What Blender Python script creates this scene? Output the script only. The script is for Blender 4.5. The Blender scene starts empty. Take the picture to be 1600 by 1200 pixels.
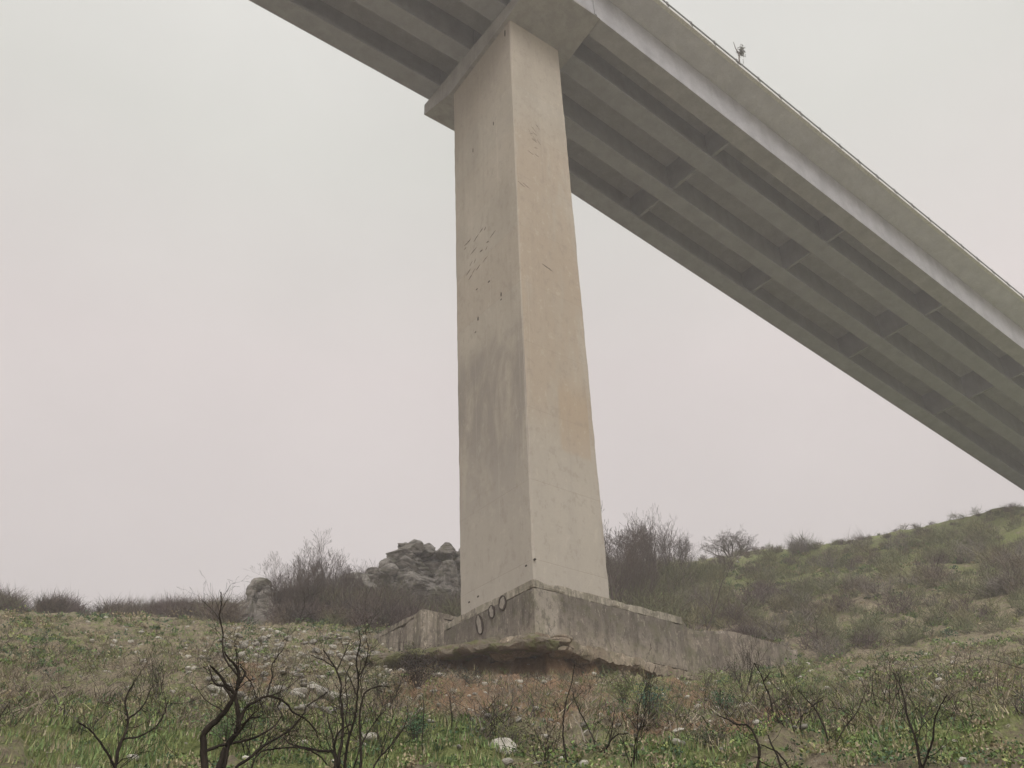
import bpy, math, random
import numpy as np
from mathutils import Matrix, Vector, Quaternion

SC = bpy.context.scene
COL = SC.collection
rnd = random.Random(7)
rng = np.random.default_rng(7)

# ------------------------------------------------------------------ camera frame
FPX = 1450.0
PITCH, ROLL = math.radians(33), math.radians(-1.5)
_F = np.array([0, math.cos(PITCH), math.sin(PITCH)])
_U0 = np.array([0, -math.sin(PITCH), math.cos(PITCH)])
_R0 = np.array([1.0, 0, 0])
_R = math.cos(ROLL) * _R0 + math.sin(ROLL) * _U0
_U = -math.sin(ROLL) * _R0 + math.cos(ROLL) * _U0

def ray(x, y):
    return _F * FPX + _R * (x - 800) + _U * (600 - y)

def at(x, y, D):
    """point in the world seen towards (x, y) at horizontal distance D"""
    r = ray(x, y)
    return r * D / math.hypot(r[0], r[1])

def px_of(P):
    P = np.asarray(P, float)
    d = P @ _F
    return 800 + FPX * (P @ _R) / d, 600 - FPX * (P @ _U) / d

cam = bpy.data.cameras.new('camera')
cam.sensor_width = 36
cam.lens = FPX / 1600 * 36
cam.clip_start = 0.05
cam.clip_end = 6000
camo = bpy.data.objects.new('camera', cam)
COL.objects.link(camo)
M = Matrix([[_R[i], _U[i], -_F[i], 0] for i in range(3)] + [[0, 0, 0, 1]])
camo.matrix_world = M
SC.camera = camo

# bridge frame: u along the deck, v across it (away from the viewer), z up
UD = np.array([0.7925, 0.6099, 0.0]); UD /= np.linalg.norm(UD)
VD = np.array([-UD[1], UD[0], 0.0])
P0 = np.array([0.789, 40.0, 0.0])
BANG = math.atan2(UD[1], UD[0])

def B(u, v, z):
    return P0 + UD * u + VD * v + np.array([0, 0, z])

def to_uv(x, y):
    dx, dy = x - P0[0], y - P0[1]
    return dx * UD[0] + dy * UD[1], dx * VD[0] + dy * VD[1]

# ------------------------------------------------------------------ numpy noise
_perm = rng.permutation(512)
def _hash(ix, iy, iz):
    a = _perm[(ix & 511)]
    b = _perm[(a + iy) & 511]
    return _perm[(b + iz) & 511] / 511.0 * 2 - 1

def vnoise(x, y, z=None):
    x = np.asarray(x, float); y = np.asarray(y, float)
    z = np.zeros_like(x) if z is None else np.asarray(z, float)
    ix, iy, iz = np.floor(x).astype(int), np.floor(y).astype(int), np.floor(z).astype(int)
    fx, fy, fz = x - ix, y - iy, z - iz
    s = lambda t: t * t * t * (t * (t * 6 - 15) + 10)
    sx, sy, sz = s(fx), s(fy), s(fz)
    r = 0
    for dx in (0, 1):
        for dy in (0, 1):
            for dz in (0, 1):
                w = (sx if dx else 1 - sx) * (sy if dy else 1 - sy) * (sz if dz else 1 - sz)
                r = r + w * _hash(ix + dx, iy + dy, iz + dz)
    return r

def fbm(x, y, z=None, octaves=4, lac=2.1, gain=0.5):
    a, r, n = 1.0, 0, 0
    for i in range(octaves):
        r = r + a * vnoise(x * lac**i + 17.3 * i, y * lac**i - 9.1 * i, None if z is None else z * lac**i + 5.7 * i)
        n += a
        a *= gain
    return r / n

# ------------------------------------------------------------------ object helpers
def tag(o, label=None, cat=None, group=None, kind=None):
    if label: o['label'] = label
    if cat: o['category'] = cat
    if group: o['group'] = group
    if kind: o['kind'] = kind
    return o

def empty(name, loc=(0, 0, 0), rz=0.0):
    o = bpy.data.objects.new(name, None)
    o.empty_display_size = 0.3
    o.location = loc
    o.rotation_euler = (0, 0, rz)
    COL.objects.link(o)
    return o

def mesh_obj(name, verts, faces, mat=None, parent=None, smooth=False, colors=None):
    me = bpy.data.meshes.new(name)
    verts = np.asarray(verts, dtype=np.float32)
    if isinstance(faces, np.ndarray):
        n, k = faces.shape
        me.vertices.add(len(verts)); me.vertices.foreach_set('co', verts.ravel())
        me.loops.add(n * k); me.loops.foreach_set('vertex_index', faces.astype(np.int32).ravel())
        me.polygons.add(n)
        me.polygons.foreach_set('loop_start', np.arange(0, n * k, k, dtype=np.int32))
        me.polygons.foreach_set('loop_total', np.full(n, k, dtype=np.int32))
        me.update(calc_edges=True)
    else:
        me.from_pydata([tuple(map(float, v)) for v in verts], [], faces)
    if smooth:
        me.polygons.foreach_set('use_smooth', [True] * len(me.polygons))
    if colors is not None:
        at_ = me.color_attributes.new('tint', 'FLOAT_COLOR', 'POINT')
        c = np.ones((len(verts), 4), dtype=np.float32)
        c[:, :3] = colors
        at_.data.foreach_set('color', c.ravel())
    if mat: me.materials.append(mat)
    me.validate()
    o = bpy.data.objects.new(name, me)
    COL.objects.link(o)
    if parent: o.parent = parent
    return o

def copy_tree(o, parent=None):
    c = o.copy()
    COL.objects.link(c)
    c.parent = parent
    for ch in list(o.children):
        copy_tree(ch, c)
    return c

class MB:
    """collects convex prisms and boxes in one mesh"""
    def __init__(s): s.v, s.f = [], []
    def box(s, a, b):
        (x0, y0, z0), (x1, y1, z1) = a, b
        i = len(s.v)
        s.v += [(x0,y0,z0),(x1,y0,z0),(x1,y1,z0),(x0,y1,z0),(x0,y0,z1),(x1,y0,z1),(x1,y1,z1),(x0,y1,z1)]
        s.f += [tuple(i+k for k in q) for q in ((3,2,1,0),(4,5,6,7),(0,1,5,4),(1,2,6,5),(2,3,7,6),(3,0,4,7))]
    def loft(s, rings, cap=True):
        """rings of equal vertex count joined end to end"""
        i = len(s.v); n = len(rings[0])
        for r in rings: s.v += [tuple(p) for p in r]
        for k in range(len(rings) - 1):
            for j in range(n):
                a, b = i + k*n + j, i + k*n + (j+1) % n
                s.f.append((a, b, b + n, a + n))
        if cap:
            s.f.append(tuple(i + j for j in reversed(range(n))))
            s.f.append(tuple(i + (len(rings)-1)*n + j for j in range(n)))
    def build(s, name, mat, parent=None, smooth=False, bevel=0):
        o = mesh_obj(name, s.v, s.f, mat, parent, smooth)
        import bmesh
        bm = bmesh.new(); bm.from_mesh(o.data)
        bmesh.ops.recalc_face_normals(bm, faces=bm.faces)
        bm.to_mesh(o.data); bm.free()
        if bevel:
            m = o.modifiers.new('bevel', 'BEVEL'); m.width = bevel; m.segments = 2; m.limit_method = 'ANGLE'
        return o

# ------------------------------------------------------------------ materials
def new_mat(name, rough=0.9):
    m = bpy.data.materials.new(name); m.use_nodes = True
    nt = m.node_tree
    b = nt.nodes['Principled BSDF']
    b.inputs['Roughness'].default_value = rough
    b.inputs['Specular IOR Level'].default_value = 0.2
    return m, nt, b

class NT:
    """tiny helper for building node graphs"""
    def __init__(s, nt): s.nt = nt; s.n = nt.nodes; s.l = nt.links
    def node(s, t, **kw):
        n = s.n.new(t)
        for k, v in kw.items(): setattr(n, k, v)
        return n
    def link(s, a, b): s.l.new(a, b)
    def coord(s, scale=(1, 1, 1), loc=(0, 0, 0), rot=(0, 0, 0)):
        tc = s.node('ShaderNodeTexCoord'); mp = s.node('ShaderNodeMapping')
        mp.inputs['Scale'].default_value = scale; mp.inputs['Location'].default_value = loc
        mp.inputs['Rotation'].default_value = rot
        s.link(tc.outputs['Object'], mp.inputs['Vector'])
        return mp.outputs['Vector']
    def noise(s, vec, scale, detail=4, rough=0.55, dist=0.0):
        n = s.node('ShaderNodeTexNoise')
        n.inputs['Scale'].default_value = scale; n.inputs['Detail'].default_value = detail
        n.inputs['Roughness'].default_value = rough; n.inputs['Distortion'].default_value = dist
        s.link(vec, n.inputs['Vector'])
        return n.outputs['Fac']
    def ramp(s, fac, stops):
        r = s.node('ShaderNodeValToRGB')
        el = r.color_ramp.elements
        while len(el) < len(stops): el.new(0.5)
        for e, (p, c) in zip(el, stops):
            e.position = p
            e.color = (c, c, c, 1) if isinstance(c, (int, float)) else (*c, 1)
        s.link(fac, r.inputs['Fac'])
        return r.outputs['Color']
    def mix(s, fac, a, b, mode='MIX'):
        m = s.node('ShaderNodeMix', data_type='RGBA', blend_type=mode)
        for sock, val in ((m.inputs[0], fac), (m.inputs[6], a), (m.inputs[7], b)):
            if isinstance(val, (int, float)): sock.default_value = val
            elif isinstance(val, tuple): sock.default_value = (*val, 1)
            else: s.link(val, sock)
        return m.outputs[2]
    def math(s, op, a, b=None, clamp=False):
        m = s.node('ShaderNodeMath', operation=op, use_clamp=clamp)
        for i, val in enumerate((a, b)):
            if val is None: continue
            if isinstance(val, (int, float)): m.inputs[i].default_value = val
            else: s.link(val, m.inputs[i])
        return m.outputs[0]
    def bump(s, h, strength, dist=0.05):
        b = s.node('ShaderNodeBump')
        b.inputs['Strength'].default_value = strength; b.inputs['Distance'].default_value = dist
        s.link(h, b.inputs['Height'])
        return b.outputs['Normal']
    def xyz(s):
        tc = s.node('ShaderNodeTexCoord'); sp = s.node('ShaderNodeSeparateXYZ')
        s.link(tc.outputs['Object'], sp.inputs[0])
        return sp.outputs
    def smooth(s, x, a, b):
        m = s.node('ShaderNodeMapRange', interpolation_type='SMOOTHSTEP')
        s.link(x, m.inputs['Value'])
        m.inputs['From Min'].default_value = a; m.inputs['From Max'].default_value = b
        return m.outputs['Result']

def mat_pier():
    m, nt, b = new_mat('pier_concrete', 0.92)
    k = NT(nt)
    X = k.xyz()
    big = k.noise(k.coord((0.35, 0.35, 0.13)), 1.0, 5, 0.6)
    base = k.mix(k.ramp(big, [(0.3, 0.0), (0.7, 1.0)]), (0.315, 0.285, 0.238), (0.415, 0.378, 0.32))
    # each concrete lift of about four metres has its own tone
    lift = k.math('FLOOR', k.math('DIVIDE', X[2], 4.1))
    cv = k.node('ShaderNodeCombineXYZ'); k.link(lift, cv.inputs[2])
    tone = k.noise(cv.outputs[0], 3.7, 0)
    base = k.mix(k.math('MULTIPLY', k.smooth(tone, 0.38, 0.62), 0.5), base, (0.36, 0.31, 0.25))
    # pinkish brown run-off stains on the face towards the road side (small v)
    face = k.math('LESS_THAN', X[1], 0.06)
    stain = k.noise(k.coord((0.45, 0.45, 0.10), (3, 1, 0)), 1.0, 5, 0.6, 0.6)
    band = k.math('MULTIPLY', k.smooth(X[2], 22.5, 25.5), k.math('SUBTRACT', 1.0, k.smooth(X[2], 42, 50)))
    sf = k.math('MULTIPLY', k.math('MULTIPLY', k.smooth(stain, 0.36, 0.56), band), face)
    base = k.mix(k.math('MULTIPLY', sf, 0.62), base, (0.35, 0.282, 0.212))
    # one hard-edged brown patch low on the same face
    px_ = k.math('MULTIPLY', k.smooth(X[0], 1.9, 2.2), k.math('LESS_THAN', X[0], 4.05))
    pz_ = k.math('MULTIPLY', k.smooth(k.math('ADD', X[2], k.math('MULTIPLY', stain, 1.0)), 23.0, 23.4), k.math('SUBTRACT', 1.0, k.smooth(X[2], 25.5, 28)))
    base = k.mix(k.math('MULTIPLY', k.math('MULTIPLY', k.math('MULTIPLY', px_, pz_), face), 0.85), base, (0.36, 0.285, 0.205))
    # dark damp patches on the other face between 20 and 30 m
    damp = k.noise(k.coord((0.5, 0.5, 0.16), (7, 2, 4)), 1.0, 6, 0.65, 0.8)
    b2 = k.math('MULTIPLY', k.smooth(X[2], 18, 23), k.math('SUBTRACT', 1.0, k.smooth(X[2], 29, 31.5)))
    lf = k.math('SUBTRACT', 1.0, face)
    df = k.math('MULTIPLY', k.math('MULTIPLY', k.smooth(damp, 0.33, 0.56), b2), lf)
    base = k.mix(k.math('MULTIPLY', df, 0.72), base, (0.215, 0.195, 0.175))
    low = k.math('MULTIPLY', k.smooth(k.noise(k.coord((0.6, 0.6, 0.1), (1, 5, 2)), 1.3, 5), 0.45, 0.7), k.math('SUBTRACT', 1.0, k.smooth(X[2], 18, 26)))
    base = k.mix(k.math('MULTIPLY', low, 0.4), base, (0.30, 0.27, 0.235))
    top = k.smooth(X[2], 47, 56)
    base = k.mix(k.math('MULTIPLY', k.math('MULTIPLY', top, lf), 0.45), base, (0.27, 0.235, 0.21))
    # run-down streaks
    st = k.noise(k.coord((3.2, 3.2, 0.08)), 1.0, 4, 0.6)
    base = k.mix(k.math('MULTIPLY', k.smooth(st, 0.52, 0.75), 0.28), base, (0.25, 0.22, 0.185))
    st2 = k.noise(k.coord((5, 5, 0.06), (9, 9, 0)), 1.0, 3, 0.6)
    base = k.mix(k.math('MULTIPLY', k.smooth(st2, 0.6, 0.78), 0.25), base, (0.58, 0.53, 0.45))
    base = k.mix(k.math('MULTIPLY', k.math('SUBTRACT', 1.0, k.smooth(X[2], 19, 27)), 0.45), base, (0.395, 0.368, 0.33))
    fine = k.noise(k.coord(), 5.0, 6, 0.7)
    base = k.mix(k.math('MULTIPLY', k.smooth(fine, 0.45, 0.8), 0.3), base, (0.30, 0.26, 0.21))
    spk = k.noise(k.coord((1, 1, 0.6), (4, 4, 4)), 2.2, 8, 0.78)
    base = k.mix(k.math('MULTIPLY', k.smooth(spk, 0.54, 0.60), 0.30), base, (0.235, 0.205, 0.17))
    base = k.mix(k.math('MULTIPLY', k.math('SUBTRACT', 1.0, k.smooth(spk, 0.38, 0.43)), 0.25), base, (0.50, 0.46, 0.39))
    # pour joints and board marks
    jz = k.math('ABSOLUTE', k.math('SUBTRACT', k.math('FRACT', k.math('DIVIDE', X[2], 4.1)), 0.5))
    joint = k.smooth(jz, 0.494, 0.499)
    base = k.mix(k.math('MULTIPLY', joint, 0.35), base, (0.24, 0.21, 0.17))
    k.link(base, b.inputs['Base Color'])
    h = k.math('ADD', k.math('MULTIPLY', fine, 0.5), k.math('MULTIPLY', joint, -0.8))
    k.link(k.bump(h, 0.35, 0.03), b.inputs['Normal'])
    return m

def mat_concrete(name, c0, c1, streak=(0.1, 0.09, 0.075), sfac=0.5, board=0.0, bump=0.5, moss=0.0, vscale=2.5, grime=0.0):
    m, nt, b = new_mat(name, 0.93)
    k = NT(nt)
    n1 = k.noise(k.coord(), 0.9, 6, 0.65)
    base = k.mix(k.ramp(n1, [(0.3, 0.0), (0.7, 1.0)]), c0, c1)
    st = k.noise(k.coord((vscale, vscale, 0.22)), 1.0, 5, 0.65)
    base = k.mix(k.math('MULTIPLY', k.smooth(st, 0.42, 0.66), sfac), base, streak)
    st2 = k.noise(k.coord((vscale * 1.7, vscale * 1.7, 0.3), (5, 3, 1)), 1.0, 4, 0.6)
    base = k.mix(k.math('MULTIPLY', k.smooth(st2, 0.57, 0.75), sfac * 0.5), base, tuple(min(1, x * 1.5) for x in c1))
    fine = k.noise(k.coord(), 9.0, 6, 0.75)
    base = k.mix(k.math('MULTIPLY', k.smooth(fine, 0.45, 0.75), 0.35), base, tuple(x * 0.5 for x in c0))
    h = k.math('MULTIPLY', fine, 0.6)
    if board:
        X = k.xyz()
        s = k.math('ADD', X[0], X[1])
        j = k.math('ABSOLUTE', k.math('SUBTRACT', k.math('FRACT', k.math('DIVIDE', s, board)), 0.5))
        jt = k.smooth(j, 0.45, 0.49)
        base = k.mix(k.math('MULTIPLY', jt, 0.4), base, (0.09, 0.08, 0.065))
        h = k.math('SUBTRACT', h, jt)
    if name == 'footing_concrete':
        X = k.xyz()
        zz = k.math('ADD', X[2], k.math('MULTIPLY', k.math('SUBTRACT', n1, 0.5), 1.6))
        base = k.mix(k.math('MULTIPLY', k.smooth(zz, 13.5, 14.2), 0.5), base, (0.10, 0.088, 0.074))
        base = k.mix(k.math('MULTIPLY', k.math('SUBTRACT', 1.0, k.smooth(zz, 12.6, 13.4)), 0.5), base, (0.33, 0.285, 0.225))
        wc = k.math('MULTIPLY', k.smooth(X[0], -0.9, -0.75), k.math('SUBTRACT', 1.0, k.smooth(k.math('ADD', X[0], k.math('MULTIPLY', st, 1.2)), 0.6, 1.5)))
        base = k.mix(k.math('MULTIPLY', k.math('MULTIPLY', wc, k.math('LESS_THAN', X[1], -0.9)), 0.45), base, (0.42, 0.38, 0.32))
    if grime:
        g1 = k.noise(k.coord((1.6, 1.6, 0.8), (6, 2, 9)), 2.0, 8, 0.8)
        base = k.mix(k.math('MULTIPLY', k.smooth(g1, 0.50, 0.57), grime), base, tuple(x * 0.42 for x in c0))
        g2 = k.noise(k.coord((2.4, 2.4, 0.9), (1, 7, 5)), 2.6, 8, 0.8)
        base = k.mix(k.math('MULTIPLY', k.smooth(g2, 0.57, 0.61), grime), base, tuple(min(1, x * 1.65) for x in c1))
        h = k.math('ADD', h, g1)
    if moss:
        mo = k.noise(k.coord((1, 1, 1), (2, 8, 3)), 1.6, 6, 0.7)
        base = k.mix(k.math('MULTIPLY', k.smooth(mo, 0.48, 0.62), moss), base, (0.10, 0.105, 0.05))
    k.link(base, b.inputs['Base Color'])
    k.link(k.bump(h, bump, 0.03), b.inputs['Normal'])
    return m

def mat_rock(name, c0, c1, moss=0.35, band=6.0):
    m, nt, b = new_mat(name, 0.95)
    k = NT(nt)
    n1 = k.noise(k.coord(), 1.2, 8, 0.7)
    base = k.mix(k.ramp(n1, [(0.32, 0.0), (0.68, 1.0)]), c0, c1)
    cr = k.noise(k.coord((1, 1, band)), 1.0, 6, 0.7, 0.8)
    base = k.mix(k.math('MULTIPLY', k.smooth(cr, 0.50, 0.58), 0.7), base, tuple(x * 0.4 for x in c0))
    mo = k.noise(k.coord((1, 1, 1), (3, 1, 4)), 0.8, 7, 0.7)
    base = k.mix(k.math('MULTIPLY', k.smooth(mo, 0.5, 0.62), moss), base, (0.10, 0.10, 0.055))
    k.link(base, b.inputs['Base Color'])
    k.link(k.bump(k.math('ADD', k.noise(k.coord(), 4.0, 8, 0.75), cr), 0.8, 0.12), b.inputs['Normal'])
    return m

def mat_tint(name, mult=1.0, rough=0.85, noise_scale=6.0, bump=0.0, transl=0.0):
    """colour comes from the per-plant tint of the mesh"""
    m, nt, b = new_mat(name, rough)
    k = NT(nt)
    a = k.node('ShaderNodeAttribute', attribute_name='tint')
    n = k.noise(k.coord(), noise_scale, 5, 0.7)
    c = k.mix(1.0, a.outputs['Color'], k.ramp(n, [(0.25, 0.6 * mult), (0.75, 1.35 * mult)]), 'MULTIPLY')
    k.link(c, b.inputs['Base Color'])
    if bump: k.link(k.bump(k.noise(k.coord(), 22.0, 6, 0.8), bump, 0.05), b.inputs['Normal'])
    return m

def mat_bark(name, c0, c1):
    m, nt, b = new_mat(name, 1.0)
    b.inputs['Specular IOR Level'].default_value = 0.05
    k = NT(nt)
    n = k.noise(k.coord((1, 1, 0.35)), 9.0, 6, 0.7)
    k.link(k.mix(k.ramp(n, [(0.3, 0.0), (0.7, 1.0)]), c0, c1), b.inputs['Base Color'])
    k.link(k.bump(n, 0.6, 0.02), b.inputs['Normal'])
    return m

def mat_plain(name, c, rough=0.8, metal=0.0):
    m, nt, b = new_mat(name, rough)
    k = NT(nt)
    n = k.noise(k.coord(), 7.0, 5, 0.7)
    k.link(k.mix(k.ramp(n, [(0.3, 0.0), (0.75, 1.0)]), tuple(x * 0.7 for x in c), tuple(min(1, x * 1.25) for x in c)), b.inputs['Base Color'])
    b.inputs['Metallic'].default_value = metal
    return m

M_PIER = mat_pier()
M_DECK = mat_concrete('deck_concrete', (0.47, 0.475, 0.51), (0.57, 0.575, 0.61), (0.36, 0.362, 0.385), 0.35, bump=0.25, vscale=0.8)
M_GIRD = mat_concrete('shaded_girder_concrete', (0.255, 0.262, 0.29), (0.33, 0.34, 0.375), (0.19, 0.195, 0.215), 0.35, bump=0.25, vscale=0.8)
M_WEB = mat_concrete('lit_girder_concrete', (0.295, 0.295, 0.31), (0.395, 0.395, 0.415), (0.20, 0.20, 0.21), 0.35, bump=0.25, vscale=0.7)  # outer girder paler: light on its web put into the colour
M_CAP = mat_concrete('cap_concrete', (0.27, 0.265, 0.26), (0.35, 0.34, 0.335), (0.16, 0.155, 0.145), 0.4, bump=0.3, vscale=1.2)
M_FOOT = mat_concrete('footing_concrete', (0.155, 0.135, 0.112), (0.25, 0.22, 0.185), (0.10, 0.085, 0.07), 0.75, board=0, bump=0.8, moss=0.35, vscale=1.9, grime=0.6)
M_WING = mat_concrete('wing_concrete', (0.23, 0.20, 0.165), (0.40, 0.355, 0.29), (0.06, 0.05, 0.04), 0.95, board=0.62, bump=0.8, moss=0.25, grime=0.6)
M_COPE = mat_concrete('coping_concrete', (0.26, 0.235, 0.19), (0.36, 0.33, 0.27), (0.14, 0.12, 0.10), 0.6, bump=1.0, moss=0.3, vscale=5, grime=0.6)
M_SLAB = mat_concrete('blinding_concrete', (0.20, 0.165, 0.125), (0.33, 0.28, 0.215), (0.17, 0.125, 0.085), 0.6, bump=1.0, moss=0.4, vscale=1.4, grime=0.6)
M_RETAIN = mat_concrete('old_wall_concrete', (0.165, 0.14, 0.115), (0.29, 0.25, 0.205), (0.11, 0.095, 0.08), 0.7, bump=0.9, moss=0.45, vscale=1.6, grime=0.6)
M_STEEL = mat_plain('galvanised_steel', (0.16, 0.16, 0.155), 0.7, 0.1)
M_CURB = mat_plain('curb_concrete', (0.62, 0.62, 0.59), 0.85)
M_DARK = mat_plain('hole_shade', (0.035, 0.028, 0.022), 0.95)
M_PAINT = mat_plain('black_spray_paint', (0.045, 0.033, 0.027), 0.8)
M_PALE = mat_plain('pale_paint', (0.27, 0.245, 0.21), 0.9)
M_ASPHALT = mat_plain('asphalt', (0.05, 0.05, 0.05), 0.95)
M_ROCK = mat_rock('crag_rock', (0.13, 0.12, 0.105), (0.36, 0.335, 0.30), 0.6, 3.2)
M_STONE = mat_rock('pale_limestone', (0.42, 0.39, 0.33), (0.70, 0.67, 0.59), 0.08, 2.5)
M_STONE2 = mat_rock('grey_limestone', (0.30, 0.28, 0.24), (0.52, 0.49, 0.43), 0.4, 2.5)
M_BURNT = mat_bark('burnt_bark', (0.009, 0.0075, 0.006), (0.048, 0.039, 0.031))
M_BARK = mat_bark('grey_bark', (0.085, 0.068, 0.06), (0.16, 0.135, 0.12))
M_PALEBARK = mat_bark('dead_pale_wood', (0.22, 0.19, 0.15), (0.34, 0.30, 0.25))
M_TWIG = mat_tint('thicket_twigs', 1.15, 0.9)
M_GRASS = mat_tint('grass_blades', 1.25, 0.75, 1.5)
M_LEAF = mat_tint('shrub_leaves', 1.45, 0.7, 5.0)
M_BANK = mat_tint('bank_earth', 1.0, 0.95, 3.0, 0.9)

def mat_ground():
    m, nt, b = new_mat('hillside_soil_and_turf', 0.95)
    k = NT(nt)
    a = k.node('ShaderNodeAttribute', attribute_name='tint')
    sp = k.node('ShaderNodeSeparateColor'); k.link(a.outputs['Color'], sp.inputs[0])
    vec = k.coord()
    n1 = k.noise(vec, 0.9, 8, 0.72)
    n2 = k.noise(vec, 4.5, 8, 0.75)
    n3 = k.noise(vec, 16.0, 5, 0.7)
    brown = k.mix(k.ramp(n2, [(0.35, 0.0), (0.65, 1.0)]), (0.125, 0.10, 0.068), (0.52, 0.435, 0.31))
    green = k.mix(k.ramp(n3, [(0.35, 0.0), (0.65, 1.0)]), (0.10, 0.12, 0.038), (0.34, 0.38, 0.14))
    soil = k.mix(k.ramp(n2, [(0.3, 0.0), (0.7, 1.0)]), (0.20, 0.12, 0.07), (0.42, 0.285, 0.175))
    gf = k.math('ADD', sp.outputs[0], k.math('MULTIPLY', k.math('SUBTRACT', n1, 0.5), 1.4))
    gf = k.math('ADD', gf, k.math('MULTIPLY', k.math('SUBTRACT', n2, 0.5), 1.2))
    c = k.mix(k.smooth(gf, 0.35, 0.65), brown, green)
    sf = k.math('ADD', sp.outputs[1], k.math('MULTIPLY', k.math('SUBTRACT', n2, 0.5), 1.1))
    c = k.mix(k.smooth(sf, 0.42, 0.62), c, soil)
    # pale stone chips in the soil
    v = k.node('ShaderNodeTexVoronoi'); v.inputs['Scale'].default_value = 5.5
    k.link(vec, v.inputs['Vector'])
    chip = k.math('MULTIPLY', k.math('LESS_THAN', v.outputs['Distance'], k.math('MULTIPLY', sp.outputs[2], 0.34)), k.smooth(n2, 0.46, 0.56))
    c = k.mix(k.math('MULTIPLY', chip, 0.85), c, (0.55, 0.50, 0.41))
    k.link(c, b.inputs['Base Color'])
    k.link(k.bump(k.math('ADD', n3, k.math('MULTIPLY', n2, 1.5)), 1.0, 0.12), b.inputs['Normal'])
    return m
M_GROUND = mat_ground()

# ------------------------------------------------------------------ terrain
AZ = np.array([-180, -60, -30, -18, -12, -6, 0, 6, 12, 18, 30, 60, 180.0])
DD = np.array([0, 11, 25, 36, 42, 50, 65, 80, 95, 110, 160, 400, 3000.0])
KT = np.array([
 # -180  -60   -30   -18   -12   -6     0     6     12    18    30    60   180
 [ 0.00, 0.20, 0.33, 0.33, 0.33, 0.331,0.331,0.325,0.32, 0.316,0.31, 0.20, 0.00],
 [ 0.00, 0.20, 0.33, 0.33, 0.33, 0.331,0.331,0.325,0.32, 0.316,0.31, 0.20, 0.00],
 [-0.05, 0.20, 0.335,0.335,0.335,0.328,0.322,0.316,0.311,0.306,0.30, 0.20,-0.05],
 [-0.05, 0.20, 0.335,0.338,0.330,0.314,0.304,0.300,0.298,0.300,0.295,0.20,-0.05],
 [-0.05, 0.20, 0.335,0.340,0.333,0.308,0.301, 0.300, 0.300, 0.298, 0.295,0.20,-0.05],
 [-0.05, 0.20, 0.335,0.350,0.354,0.345,0.340,0.330,0.312,0.298,0.298,0.22,-0.05],
 [-0.05, 0.18, 0.335,0.350,0.362,0.362,0.362,0.360,0.350,0.340,0.345,0.25,-0.05],
 [-0.05, 0.17, 0.328,0.350,0.372,0.380,0.388,0.390,0.382,0.378,0.378,0.27,-0.05],
 [-0.05, 0.16, 0.305,0.342,0.372,0.385,0.398,0.405,0.402,0.402,0.395,0.28,-0.05],
 [-0.05, 0.15, 0.28, 0.31, 0.35, 0.37, 0.39, 0.405,0.408,0.412,0.405,0.28,-0.05],
 [-0.04, 0.10, 0.19, 0.21, 0.24, 0.27, 0.28, 0.30, 0.31, 0.33, 0.33, 0.22,-0.04],
 [-0.02, 0.03, 0.04, 0.04, 0.04, 0.05, 0.05, 0.06, 0.06, 0.06, 0.06, 0.05,-0.02],
 [ 0.00, 0.00, 0.00, 0.00, 0.00, 0.00, 0.00, 0.00, 0.00, 0.00, 0.00, 0.00, 0.00]])

def sstep(x, a, b):
    t = np.clip((x - a) / (b - a), 0, 1)
    return t * t * (3 - 2 * t)

# plan line of the eroded edge: left end -> footing corner -> slab end
EDGE = [(-8.4, 42.6), (-4.6, 40.3), (-1.6, 38.9), (0.35, 38.15)]
_c = B(-0.4, -1.75, 0); EDGE.append((_c[0], _c[1]))
_c = B(8.9, -1.45, 0); EDGE.append((_c[0], _c[1]))

def edge_sd(x, y):
    """signed distance to the eroded edge, positive uphill, plus parameter along it"""
    best = np.full(np.shape(x), 1e9); sgn = np.ones(np.shape(x)); par = np.zeros(np.shape(x))
    acc = 0
    for (ax, ay), (bx, by) in zip(EDGE[:-1], EDGE[1:]):
        ex, ey = bx - ax, by - ay; L = math.hypot(ex, ey)
        t = np.clip(((x - ax) * ex + (y - ay) * ey) / L**2, 0, 1)
        dx, dy = x - (ax + t * ex), y - (ay + t * ey)
        d = np.hypot(dx, dy)
        s = np.sign(ex * dy - ey * dx)
        m = d < best
        best = np.where(m, d, best); sgn = np.where(m, s, sgn); par = np.where(m, acc + t * L, par)
        acc += L
    return best * sgn, par

def hbase(x, y):
    d = np.hypot(x, y); az = np.degrees(np.arctan2(x, y))
    ia = np.clip(np.searchsorted(AZ, az) - 1, 0, len(AZ) - 2)
    idd = np.clip(np.searchsorted(DD, d) - 1, 0, len(DD) - 2)
    ta = (az - AZ[ia]) / (AZ[ia + 1] - AZ[ia])
    td = np.clip((d - DD[idd]) / (DD[idd + 1] - DD[idd]), 0, 1)
    ta = ta * 0.4 + 0.6 * ta * ta * (3 - 2 * ta)
    k = (KT[idd, ia] * (1 - ta) + KT[idd, ia + 1] * ta) * (1 - td) + (KT[idd + 1, ia] * (1 - ta) + KT[idd + 1, ia + 1] * ta) * td
    return -1.6 + k * d

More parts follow.
